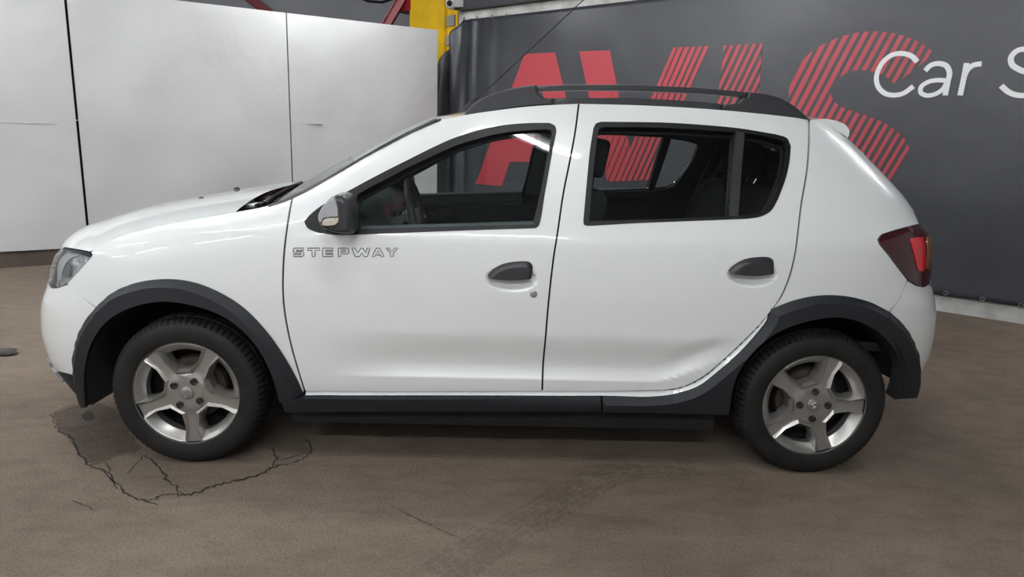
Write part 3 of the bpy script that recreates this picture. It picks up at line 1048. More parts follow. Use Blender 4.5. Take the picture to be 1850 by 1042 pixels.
H1 = chain([(882, 497), (890, 487), (905, 478), (922, 473.5), (942, 471.5)], [(942, 471.5), (956, 473), (962, 479), (962, 490)], [(962, 490), (960, 497.5)], [(960, 497.5), (920, 498.5), (882, 497)], step=4)
H2 = chain([(1316, 489), (1324, 480), (1338, 471), (1354, 466), (1374, 464)], [(1374, 464), (1390, 465), (1397, 470), (1398, 482)], [(1398, 482), (1396, 489)], [(1396, 489), (1356, 491), (1316, 489)], step=4)
surface_solid('door_handle', H1, 0.022, M['plastic_rail'], fd, dome=0.22)
surface_solid('door_handle', H2, 0.022, M['plastic_rail'], rd, dome=0.22)
LK = [(964+6.5*math.cos(t), 531+6.5*math.sin(t)) for t in np.linspace(0, 2*math.pi, 20)[:-1]]
surface_solid('door_lock', LK, 0.004, M['satin'], fd, dome=0.3, base=-0.004)
LK2 = [(964+3.5*math.cos(t), 531+3.5*math.sin(t)) for t in np.linspace(0, 2*math.pi, 14)[:-1]]
surface_solid('lock_barrel', LK2, 0.006, M['skid'], fd, dome=0.3, base=0.0)

# ------------------------------------------------------------------ lettering on the door: hollow outline letters
def glyph_outline(name, loops, u0, v0, w, h, skew):
    for_loop = []
    for lp in loops:
        px = [(u0+x*w+(1-y)*0*skew, v0-y*h) for x, y in lp]
        px.append(px[0])
        D = []
        for i in range(len(px)-1):
            a, b = np.array(px[i]), np.array(px[i+1])
            n = max(1, int(np.linalg.norm(b-a)/5))
            for k in range(n): D.append(dom(*(a+(b-a)*k/n)))
        D.append(D[0])
        for_loop.append(D)
    V, F, NN = [], [], []
    for D in for_loop:
        D = np.array(D)
        P = lookup(G, D[:, 0], D[:, 1]); Nn = lookup(GN, D[:, 0], D[:, 1])
        n = len(P)-1
        b = len(V)
        for i in range(n):
            t = P[(i+1) % n]-P[i-1 if i else n-1]
            sd = np.cross(t, Nn[i]); sd /= np.linalg.norm(sd)+1e-9
            for k in (-0.5, 0.5):
                V.append(P[i]+sd*0.0026*k+Nn[i]*0.0012); NN.append(Nn[i])
        for i in range(n):
            j = (i+1) % n
            F.append((b+2*i, b+2*j, b+2*j+1, b+2*i+1))
    return mesh(name, V, F, M['logo_line'], fd, normals=NN)
GL = {
 'S': [[(0.0, 0), (0.85, 0), (1, 0.15), (1, 0.45), (0.85, 0.6), (0.27, 0.6), (0.27, 0.74), (0.97, 0.74), (0.97, 1), (0.12, 1), (0, 0.87), (0, 0.52), (0.12, 0.4), (0.75, 0.4), (0.75, 0.24), (0.0, 0.24)]],
 'T': [[(0.37, 0), (0.63, 0), (0.63, 0.74), (1, 0.74), (1, 1), (0, 1), (0, 0.74), (0.37, 0.74)]],
 'E': [[(0, 0), (1, 0), (1, 0.25), (0.27, 0.25), (0.27, 0.4), (0.95, 0.4), (0.95, 0.62), (0.27, 0.62), (0.27, 0.75), (1, 0.75), (1, 1), (0, 1)]],
 'P': [[(0, 0), (0.25, 0), (0.25, 0.3), (0.85, 0.3), (1, 0.42), (1, 0.87), (0.85, 1), (0, 1)], [(0.25, 0.53), (0.75, 0.53), (0.75, 0.77), (0.25, 0.77)]],
 'W': [[(0.2, 0), (0.42, 0), (0.55, 0.45), (0.68, 0), (0.86, 0), (1.0, 1), (0.84, 1), (0.76, 0.42), (0.6, 1), (0.5, 1), (0.34, 0.42), (0.18, 1), (0, 1)]],
 'A': [[(0, 0), (0.22, 0), (0.3, 0.2), (0.7, 0.2), (0.78, 0), (1, 0), (0.64, 1), (0.36, 1)], [(0.39, 0.42), (0.61, 0.42), (0.5, 0.72)]],
 'Y': [[(0.38, 0), (0.62, 0), (0.62, 0.4), (1, 1), (0.75, 1), (0.5, 0.6), (0.25, 1), (0, 1), (0.38, 0.4)]]}
for ch, u0, w in (('S', 530, 19), ('T', 556, 21), ('E', 583, 18.5), ('P', 611, 19), ('W', 635.5, 33), ('A', 672, 22), ('Y', 697, 22)):
    glyph_outline('letter', GL[ch], u0, 463.3, w, 15.3, 0)

# ------------------------------------------------------------------ door mirror
MB = chain([(573, 405), (573, 390), (580, 374), (592, 360), (604, 353)], [(604, 353), (618, 353), (628, 362), (634, 378), (635, 400), (634, 424)], [(634, 424), (615, 424), (596, 421)], [(596, 421), (581, 414), (573, 405)], step=4)
mir = pillow('door_mirror', MB, -1.005, 0.14, M['plastic_rail'], fd, rings=6, roundness=0.28)
MS = chain([(574, 400), (574, 389), (581, 375), (592, 362), (602, 355)], [(602, 355), (607, 362), (611, 375), (612, 392)], [(612, 392), (594, 393), (583, 395), (578, 404)], [(578, 404), (574, 400)], step=4)
def cap(name, px, y, depth, m, off, parent):
    return pillow(name, px, y-off, depth, m, parent, rings=5, roundness=0.12)
cap('mirror_cover', MS, -1.006, 0.13, mat('mirror_silver', (0.52, 0.53, 0.55), 0.25, metal=0.6, coat=0.5), 0.004, fd)
MI = chain([(580, 407), (583, 397), (592, 393.5)], [(592, 393.5), (612, 393)], [(612, 393), (612, 401), (606, 407)], [(606, 407), (590, 408.5), (580, 407)], step=4)
ind = cap('turn_signal', MI, -1.008, 0.06, mat('signal_lens', (0.62, 0.56, 0.48), 0.12, metal=0.55, coat=1.0, bump=(160, 0.6, 0.004)), 0.004, fd)
mg = boxes('mirror_glass', [((0.700, -0.985, 1.015), (0.706, -0.885, 1.125))], M['chrome'], fd)
mirror_foot = pillow('mirror_foot', [(575, 398), (612, 380), (640, 395), (640, 421), (590, 421)], -0.90, 0.10, M['rubber'], fd, roundness=0.1)
mirror_copy(fd)
mirror_copy(rd)

# ------------------------------------------------------------------ fender, quarter, bumpers, cladding
ARCH_F_OUT = [(548, 710), (539, 689), (516, 647), (484, 601), (442, 557), (401, 530), (355, 511), (309, 504), (254, 509), (207, 527), (174, 555)]
ARCH_F_OUT2 = [(174, 555), (148, 592), (136, 629), (133, 666), (138, 700), (146, 726)]
ARCH_F_IN = [(509, 719), (498, 680), (479, 638), (452, 601), (406, 567), (360, 550), (304, 542), (254, 550), (217, 567), (200, 580)]
ARCH_F_IN2 = [(200, 580), (189, 592), (170, 629), (162, 675), (164, 729)]
HOOD_SEAM = [(165, 455), (182, 443), (220, 427), (280, 409), (350, 395), (425, 383)]
F_SEAM_B = [(u-3.4, v) for u, v in F_SEAM]
fender = chain(HOOD_SEAM, [(425, 383), (470, 375), (505, 366), (527, 358)], F_SEAM_B[::-1], [(548.6, 706), (546, 708)], ARCH_F_OUT[::1], [(174, 555), (148, 536), (122, 512)],
               [(122, 512), (135, 498), (150, 482), (163, 467)], [(163, 467), (167, 461), (165, 455)])
panel('front_fender', doms(fender), [], 0.0, 0.012, M['paint'], far=True)

def flare(name, out, inn, extra_segs=(), grid=0.022, wid=0.030, rise=0.026, thick=0.05):
    """wheel-arch cladding: chamfer along the outer edge, then a flat band, deep return inwards"""
    D = doms(chain(out, [out[-1], inn[-1]], inn[::-1], [inn[0], out[0]], *extra_segs))
    OD = np.array(doms(smooth(out, 5)))
    def fn(P):
        d = np.array([np.linalg.norm(OD-p, axis=1).min() for p in P])
        return 0.004+rise*np.clip(d/wid, 0, 1)
    ex = []
    for k in (0.5, 1.0, 1.08):
        for i in range(1, len(OD)-1):
            t = OD[i+1]-OD[i-1]; t = t/np.linalg.norm(t)
            for sgn in (-1, 1): ex.append(OD[i]+sgn*np.array([-t[1], t[0]])*wid*k)
    return panel(name, D, [], 0.0, thick, M['plastic'], grid=grid, offfn=fn, extra=ex, analytic=False, far=True)
flare('front_arch_cladding', ARCH_F_OUT, ARCH_F_IN)
flare('bumper_arch_cladding', ARCH_F_OUT2, ARCH_F_IN2)

# sill: white strip under the doors and the dark rocker cladding
R_OUT = [(1393, 558), (1432, 543), (1475, 534), (1521, 534), (1567, 544), (1606, 563)]
R_OUT2 = [(1607, 564), (1635, 592), (1653, 626), (1660, 653), (1657, 687), (1650, 711)]
R_IN = [(1315, 727), (1321, 690), (1337, 656), (1361, 626), (1392, 601), (1432, 583), (1472, 573), (1506, 570), (1542, 577), (1573, 592)]
R_IN2 = [(1574, 592.5), (1598, 616), (1617, 653), (1614, 690), (1606, 714)]
SILL_LOW = [(552, 713), (700, 713.5), (1085, 713.5), (1180, 714), (1222, 709), (1262, 695), (1312, 656), (1350, 620), (1383, 582), (1395, 562)]
SILL_TOP = [(1397, 558), (1370, 592), (1340, 622.5), (1310, 650), (1280, 677), (1256, 692), (1230, 702), (1200, 707), (1000, 708.5), (760, 709.5), (552, 708.5)]
STD = np.array(doms(smooth(SILL_TOP, 4)))
def sill_fn(P):
    d = np.array([np.linalg.norm(STD-p, axis=1).min() for p in P])
    return -0.014+0.022*np.clip(d/0.016, 0, 1)
panel('sill', doms(chain(SILL_LOW, SILL_TOP)), [], -0.004, 0.012, M['paint'], far=True, offfn=sill_fn, analytic=False)
ROCK_T = [(512, 717), (548, 713.5), (700, 714), (1084, 714)]
def rock_fn(P):
    return np.interp(P[:, 1], [0.10, 0.305, 0.322, 0.36], [0.012, 0.030, 0.030, 0.004])
panel('rocker_cladding', doms(chain(ROCK_T, [(1084, 714), (1084, 736)], [(1084, 736), (700, 736), (518, 738)], [(518, 738), (512, 717)])), [], 0.0, 0.08, M['plastic'], grid=0.02, offfn=rock_fn, analytic=False, far=True)
rear_clad = chain([(1088, 714), (1180, 714.5), (1222, 709.5), (1262, 695.5), (1312, 656.5), (1350, 620.5), (1383, 582.5), (1393, 558)], R_OUT, [(1606, 563), (1573, 592)], R_IN[::-1], [(1315, 727), (1313, 741)], [(1313, 741), (1200, 738), (1088, 736)], [(1088, 736), (1088, 714)])
OUTD = np.array(doms(smooth([(1088, 714), (1180, 714.5), (1222, 709.5), (1262, 695.5), (1312, 656.5), (1350, 620.5), (1383, 582.5), (1393, 558)], 6)+smooth(R_OUT, 5)))
def rc_fn(P):
    d = np.array([np.linalg.norm(OUTD-p, axis=1).min() for p in P])
    return 0.004+0.026*np.clip(d/0.028, 0, 1)
def ring_pts(OD, wid, ks=(0.5, 1.0, 1.1)):
    ex = []
    for k in ks:
        for i in range(1, len(OD)-1):
            t = OD[i+1]-OD[i-1]; t = t/np.linalg.norm(t)
            for sgn in (-1, 1):
                q = OD[i]+sgn*np.array([-t[1], t[0]])*wid*k
                if np.linalg.norm(OD-q, axis=1).min() > wid*k*0.97: ex.append(q)
    return ex
panel('rear_arch_cladding', doms(rear_clad), [], 0.0, 0.05, M['plastic'], grid=0.022, offfn=rc_fn, analytic=False, far=True, extra=ring_pts(OUTD, 0.028))
flare('bumper_arch_cladding', R_OUT2, R_IN2)

TAIL = chain([(1586, 433), (1590, 426), (1606, 419.5), (1632, 412), (1662, 405)], [(1662, 405), (1674, 412), (1681, 424)], [(1681, 424), (1682, 450), (1680, 490), (1676, 513)],
             [(1676, 513), (1668, 517), (1654, 514), (1640, 505)], [(1640, 505), (1620, 481), (1601, 456), (1588, 440), (1586, 433)], step=4)
D_EDGE = [(1466, 217), (1500, 226), (1528, 246), (1560, 277), (1600, 318), (1640, 362), (1660, 404)]
R_SEAM_B = [(u+3.2, v+0.6) for u, v in R_SEAM]
quarter = chain([(1463.5, 217), (1466, 217)], D_EDGE, [(1660, 404), (1632, 411), (1606, 418.5), (1590, 425), (1585, 433)], [(1585, 433), (1588, 441), (1601, 457), (1620, 482), (1639, 506)],
                [(1639, 506), (1624, 540), (1606, 562)], R_OUT[::-1], [(1393, 557.5), (1398, 557)], [(1398, 557), (1413.5, 535.6), (1426.5, 506), (1434.5, 478), (1439.3, 453), (1442.3, 430.6), (1449.3, 370.6), (1459.3, 310.6), (1463.5, 260), (1463.5, 217)])
panel('rear_quarter', doms(quarter), [], 0.0, 0.012, M['paint'], far=True)
tl = panel('tail_light', doms(TAIL), [], 0.006, 0.03, M['tail_dark'], grid=0.02)
TL_R = chain([(1641, 432), (1664, 428)], [(1664, 428), (1668, 450), (1668, 480), (1664, 490)], [(1664, 490), (1655, 488)], [(1655, 488), (1648, 458), (1641, 432)], step=4)
panel('tail_lamp_red', doms(TL_R), [], 0.010, 0.004, M['tail_red'], tl, grid=0.02)
TL_A = chain([(1671, 428), (1679, 428)], [(1679, 428), (1679, 465), (1674, 488)], [(1674, 488), (1671, 482), (1673, 455), (1671, 428)], step=4)
panel('tail_lamp_amber', doms(TL_A), [], 0.0095, 0.004, M['amber'], tl, grid=0.02)
mirror_copy(tl)

# front bumper: traced near corner, carried round the nose to the centre line
BL = doms(chain([(124, 514), (150, 538), (172, 556)], [(172, 556), (147, 592), (135, 629), (132, 666), (132, 677)], [(132, 677), (104, 670)], [(104, 670), (93, 657), (83, 631)]))
za = BL[-1][1]
fb_out = BL+[(BL[-1][0]*0.5, za+0.01), (0.0, za+0.01), (0.0, 0.70), (0.30, 0.715), (dom(92, 521)[0], dom(92, 521)[1]), dom(106, 520)]
panel('front_bumper', fb_out, [], 0.0, 0.012, M['paint'], far=True)
LB = doms(chain([(83, 633), (93, 659), (104, 672)], [(104, 672), (132, 679)], [(132, 679), (136, 705), (146, 727)], [(146, 727), (128, 714), (104, 694), (90, 670), (83, 650)]))
zb = LB[-1][1]
lb_out = [(0.0, za+0.006), (LB[0][0]*0.5, za+0.006)]+LB+[(LB[-1][0]*0.5, zb-0.05), (0.0, zb-0.06)]
panel('lower_bumper', lb_out, [], -0.004, 0.03, M['plastic'], far=True)
SK = doms(chain([(84, 646), (90, 662), (99, 678), (109, 690)], [(109, 690), (108, 695), (100, 691)], [(100, 691), (88, 674), (83, 655)], step=4))
sk_out = [(0.0, za-0.03), (SK[0][0]*0.6, SK[0][1])]+SK+[(SK[-1][0]*0.6, SK[-1][1]-0.02), (0.0, za-0.14)]
panel('skid_plate', sk_out, [], 0.008, 0.02, M['skid'], far=True, grid=0.02)
gr_out = [(0.0, 0.695), (0.30, 0.705)]+doms([(92, 519), (89, 511), (93, 490), (96, 472), (104, 459), (113, 449)])+[(0.0, 0.845)]
panel('front_grille', gr_out, [], -0.012, 0.01, M['black_gloss'], far=True, grid=0.02)
panel('lower_intake', [(0.0, 0.45), (0.34, 0.45), (0.38, 0.54), (0.0, 0.55)], [], 0.003, 0.01, M['plastic'], far=True)
tp_out = doms([(1676, 416), (1681, 424), (1682, 450), (1680, 490), (1676, 513)])+[(4.60, 0.77), (4.60, 1.03)]
panel('tail_panel', tp_out, [], -0.004, 0.012, M['paint'], far=True)
# rear bumper
RB = doms(chain([(1641, 508), (1626, 541), (1609, 564)], [(1609, 564), (1637, 592), (1655, 626), (1662, 653), (1660, 690)]))
rz0, rz1 = RB[-1][1], RB[0][1]
rb_out = RB+[(SLEN*0.955, rz0+0.03), (SLEN, rz0+0.03), (SLEN, 0.775), dom(1676, 516), dom(1668, 519), dom(1654, 516)]
panel('rear_bumper', rb_out, [], 0.0, 0.012, M['paint'], far=True)

# headlight: bright reflector bowl behind a clear lens
HL = chain([(113, 449), (128, 451), (150, 455), (163, 456.5)], [(163, 456.5), (166, 461), (162, 467)], [(162, 467), (149, 482), (134, 497), (121, 510)], [(121, 510), (105, 518), (92, 519)], [(92, 519), (88, 511), (92, 490), (95, 472), (103, 459), (113, 449)], step=4)
HLD = doms(HL)
M['reflector'] = mat('headlight_reflector', (0.86, 0.88, 0.90), 0.14, metal=0.55, bump=(34, 1.0, 0.03))
hlb = panel('headlight', HLD, [], -0.022, 0.02, M['reflector'], grid=0.02)
panel('headlight_lens', HLD, [], 0.003, 0.035, M['lens'], hlb, grid=0.02)
HI = chain([(98, 505), (98, 480), (106, 463), (118, 455)], [(118, 455), (138, 459)], [(138, 459), (120, 466), (110, 480), (103, 508)], [(103, 508), (98, 505)], step=4)
panel('light_bar', doms(HI), [], -0.012, 0.012, mat('light_bar_grey', (0.62, 0.64, 0.66), 0.3, coat=0.5), hlb, grid=0.02)
HP = [(114+8*math.cos(t), 487+15*math.sin(t)) for t in np.linspace(0, 2*math.pi, 24)[:-1]]
panel('projector_lens', doms(HP), [], -0.014, 0.02, mat('projector_glass', (0.20, 0.19, 0.20), 0.05, metal=0.6, coat=1), hlb, grid=0.02)
HS = chain([(116, 449), (150, 454), (165, 457)], [(165, 457), (166, 462), (160, 464)], [(160, 464), (140, 457), (116, 451)], step=4)
panel('headlight_brow', doms(HS), [], 0.005, 0.01, M['plastic'], hlb, grid=0.02)
mirror_copy(hlb)

# black strips put in as the shade inside the shut lines
for nm, ln in (('shut_line_shade', B_SEAM), ('shut_line_shade', F_SEAM), ('shut_line_shade', R_SEAM)):
    ribbon(nm, [(u+(1.6 if ln is not F_SEAM else -1.7), v) for u, v in ln], 0.03, -0.010, M['gap'], far=True)
ribbon('shut_line_shade', [(555, 707), (760, 708), (1000, 707), (1200, 705.5)], 0.012, -0.020, M['gap'], far=True)
ribbon('bumper_seam', [(123, 513), (149, 537), (173, 555.5)], 0.02, -0.008, M['gap'], far=True)
ribbon('bumper_seam', [(1640, 507), (1625, 540.5), (1607.5, 563)], 0.02, -0.008, M['gap'], far=True)

# ------------------------------------------------------------------ hood, windscreen, roof, tailgate
HE = [surf_px(u, v, 0.0) for u, v in smooth([(116, 446), (140, 450), (160, 453.5)], 6)]+[surf_px(u, v-0.2, 0.0) for u, v in smooth(HOOD_SEAM, 8)]
HE = lerp_line(HE, 40)
HC = lerp_line(smooth([(-0.80, 0, 0.80), (-0.775, 0, 0.85), (-0.70, 0, 0.905), (-0.56, 0, 0.955), (-0.41, 0, 1.0), (-0.22, 0, 1.04), (-0.03, 0, 1.073), (0.27, 0, 1.118)], 0.02), 40)
hood = crown('hood', HE, HC, M['paint'], pz=4.2, px=2.4, nv=60)
HN = [np.array((-0.10, -0.30, 0)), np.array((-0.05, 0.30, 0))]
WE = [surf_px(u, v-2, -0.006) for u, v in smooth([(484, 373), (530, 356)]+WS_EDGE[1:], 8)]
WE = lerp_line(WE, 30)
WC = lerp_line(smooth([(0.28, 0, 1.095), (0.42, 0, 1.19), (0.588, 0, 1.285), (0.76, 0, 1.375), (0.93, 0, 1.455)], 0.03), 30)
crown('windscreen', WE, WC, M['screen'], pz=2.4, px=2.2, nv=30)
ribbon('windscreen_seal', [(u, v-1) for u, v in [(484, 374), (530, 357)]+WS_EDGE[1:]], 0.018, 0.002, M['rubber'], far=True)
# roof
RE_px = [(797, 217)]+ROOF_F[1:]+ROOF_R[1:]
RE = lerp_line([surf_px(u, v+0.5, -0.002) for u, v in smooth(RE_px, 8)], 40)
rx = RE[:, 0]
RC = np.stack([np.interp(np.linspace(0, 1, 40), [0, 1], [0.93, rx[-1]+0.05]), np.zeros(40), RE[:, 2]+np.interp(np.linspace(0, 1, 40), [0, 0.3, 1], [0.022, 0.035, 0.03])], -1)
roof = crown('roof', RE, RC, M['paint'], pz=2.0, px=2.0, nv=30)
# tailgate with rear window and spoiler
TE = lerp_line([surf_px(u, v, -0.002) for u, v in smooth(D_EDGE[1:]+[(1676, 416)], 8)]+[surf(np.array([4.42]), np.array([z]), -0.002)[0] for z in (0.92, 0.85, 0.78)], 40)
TC = TE.copy(); TC[:, 1] = 0; TC[:, 0] += np.interp(np.linspace(0, 1, 40), [0, 0.5, 1], [0.06, 0.10, 0.08])
crown('tailgate', TE, TC, M['paint'], pz=2.0, px=2.4, nv=24)
RWE = TE[5:20].copy(); RWE[:, 1] *= 0.86
RWC = TC[5:20].copy(); RWE[:, 0] += 0.035; RWC[:, 0] += 0.012
crown('rear_window', RWE, RWC, M['black_gloss'], pz=2.0, px=2.4, nv=24)
V, F = [], []
sp_out = [aty(u, v, -0.50) for u, v in smooth([(1464, 216.5), (1490, 215), (1512, 219), (1529, 227), (1535, 236)], 6)+smooth([(1535, 236), (1534, 245), (1531, 250)], 6)+smooth([(1528, 246), (1500, 230), (1466, 220)], 6)]
n = len(sp_out)
ys = np.linspace(-1, 1, 17)
for v in ys:
    for p in sp_out:
        k = 1-0.35*abs(v)**8
        V.append((p[0]+0.03*(1-v*v)-0.02*abs(v)**10*(p[0]-2.5)*2, v*0.52, p[2]+0.018*(1-v*v)))
for i in range(16):
    for k in range(n): F.append((i*n+k, i*n+(k+1) % n, (i+1)*n+(k+1) % n, (i+1)*n+k))
F += [tuple(range(n)), tuple(16*n+k for k in range(n))[::-1]]
recalc(mesh('roof_spoiler', V, F, M['paint'], CAR, angle=50))

# hood washer nozzles
for (u, v, y) in ((364, 359, -0.30), (428, 341, 0.20)):
    p = aty(u, v, y)
    V, F = [], []
    for i in range(5):
        t = i/4*math.pi/2
        for k in range(12):
            q = 2*math.pi*k/12
            V.append((p[0]+0.018*math.cos(t)*math.cos(q), y+0.012*math.cos(t)*math.sin(q), p[2]-0.006+0.016*math.sin(t)))
    for i in range(4):
        for k in range(12): F.append((i*12+k, i*12+(k+1) % 12, (i+1)*12+(k+1) % 12, (i+1)*12+k))
    mesh('washer_nozzle', V, F, M['black_gloss'], hood)

# cowl tray and wipers
CE = lerp_line([surf_px(u, v, -0.012) for u, v in [(420, 386), (455, 379), (490, 374), (532, 358)]], 12)
CE[:, 2] -= 0.012
CC = lerp_line([(0.22, 0, 1.06), (0.36, 0, 1.10)], 12)
crown('cowl', CE, CC, M['plastic'], pz=2.2, px=2.0, nv=20)
# wiper arms lying at the foot of the glass
tube('wiper_arm', [aty(478, 368, -0.58), aty(492, 356, -0.45), aty(512, 344, -0.30), aty(530, 334, -0.1), aty(545, 328, 0.1)], [0.011, 0.010, 0.008, 0.007, 0.005], M['black_gloss'], CAR)
tube('wiper_blade', [aty(468, 371, -0.62), aty(486, 361, -0.5), aty(505, 350, -0.33), aty(528, 338, -0.1)], 0.010, M['rubber'], CAR)
tube('wiper_arm', [aty(462, 362, -0.40), aty(480, 352, -0.25), aty(500, 342, 0.0), aty(528, 332, 0.3)], 0.008, M['black_gloss'], CAR)
boxes('cowl_bracket', [((-0.02, -0.05, -0.01), (0.02, 0.05, 0.01), np.eye(3), aty(459, 370, -0.60))], M['satin'], CAR, bevel=0.004)
tube('washer_hose', [aty(484, 350, -0.35), aty(488, 344, -0.33), aty(494, 340, -0.3), aty(499, 340, -0.28)], 0.003, M['satin'], CAR, seg=6)

# aerial on the front of the roof
base = aty(842, 198, 0.0)
tip = aty(1056, -2, 0.0)
bt = base+(tip-base)*0.10
tube('aerial', [base-np.array([0, 0, 0.02]), base+np.array([0.005, 0, 0.012]), bt, bt+(tip-base)*0.01, tip], [0.014, 0.012, 0.008, 0.003, 0.0022], M['black_gloss'], CAR, seg=8)

# ------------------------------------------------------------------ roof rails
RY = -0.585
def rail(px, name, depth=0.045, rough=0.25, parent=None, m='plastic_rail'):
    o = pillow(name, px, RY, depth, M[m], parent or CAR, rings=4, roundness=0.12)
    return o
FOOT = chain([(838, 207.5), (848, 193), (866, 179), (898, 166), (934, 157.5), (966, 153)], [(966, 153), (969, 157)], [(969, 157), (974, 169), (984, 177), (1000, 177.5)], [(1000, 177.5), (1001, 187.5)], [(1001, 187.5), (950, 191), (900, 198), (860, 205), (838, 207.5)], step=4)
rf = rail(FOOT, 'roof_rail')
BAR = chain([(967, 155), (1030, 153), (1100, 152.5), (1200, 155.5), (1290, 161), (1353, 167)], [(1353, 167), (1348, 176)], [(1348, 176), (1290, 171), (1200, 166), (1100, 163.5), (1030, 163.5), (972, 165)], [(972, 165), (967, 155)], step=5)
rail(BAR, 'rail_bar', parent=rf)
STRIP = chain([(1002, 177.5), (1100, 177), (1153, 177.5), (1239, 182), (1299, 187)], [(1299, 187), (1304, 192), (1304, 199)], [(1304, 199), (1220, 193), (1100, 188.5), (1002, 188.5)], [(1002, 188.5), (1002, 177.5)], step=5)
rail(STRIP, 'rail_base', parent=rf)
RFOOT = chain([(1305, 188.5), (1322, 188.5), (1334, 184), (1340, 177), (1350, 175)], [(1350, 175), (1354, 166.5)], [(1354, 166.5), (1380, 169.5), (1412, 178), (1438, 193), (1465, 216)], [(1465, 216), (1424, 212.5), (1350, 204), (1305, 199)], [(1305, 199), (1305, 188.5)], step=4)
rail(RFOOT, 'rail_rear_foot', parent=rf)
mirror_copy(rf)

# ------------------------------------------------------------------ wheels
def revolve(prof, seg, axis_y=True):
    V, F = [], []
    n = len(prof)
    for k in range(seg):
        t = 2*math.pi*k/seg
        for r, y in prof: V.append((r*math.cos(t), y, r*math.sin(t)))
    for k in range(seg):
        j = (k+1) % seg
        for i in range(n-1): F.append((k*n+i, j*n+i, j*n+i+1, k*n+i+1))
    return V, F
def make_tyre(name, x, yo, rot, R=0.317, turn=0.0):
    W_ = 0.205
    prof = [(0.212, 0.030), (0.214, 0.012), (0.222, 0.006), (0.234, 0.003), (0.250, 0.0), (0.268, 0.0005), (0.280, 0.004), (0.290, 0.009), (0.2935, 0.012), (0.3005, 0.019),
            (0.306, 0.026), (0.310, 0.034), (0.3135, 0.046), (0.3155, 0.060), (0.309, 0.0605), (0.309, 0.069), (0.3160, 0.0695), (0.317, 0.098), (0.309, 0.0985), (0.309, 0.107), (0.317, 0.1075), (0.316, 0.135), (0.309, 0.1355),
            (0.309, 0.144), (0.3155, 0.1445), (0.3135, 0.159), (0.306, 0.179), (0.290, 0.196), (0.268, 0.2045), (0.25, 0.205), (0.222, 0.199), (0.212, 0.175)]
    seg = 300
    V, F = [], []
    n = len(prof)
    for k in range(seg):
        t = 2*math.pi*k/seg
        groove = (k % 4 == 0)
        for i, (r, y) in enumerate(prof):
            if groove and (9 <= i <= 13 or 24 <= i <= 26): r -= 0.0065
            if (k % 12 == 0) and i in (16, 17, 20, 21): r -= 0.005
            yy = y
            p = np.array([r*math.cos(t), yy, r*math.sin(t)])
            # slight bulge where the tyre meets the ground
            V.append(p)
    for k in range(seg):
        j = (k+1) % seg
        for i in range(n-1): F.append((k*n+i, j*n+i, j*n+i+1, k*n+i+1))
    V = [(x+p[0], yo+p[1], max(R-0.006+p[2], 0.0)) for p in V]
    return recalc(mesh(name, V, F, M['tyre'], CAR, angle=25))

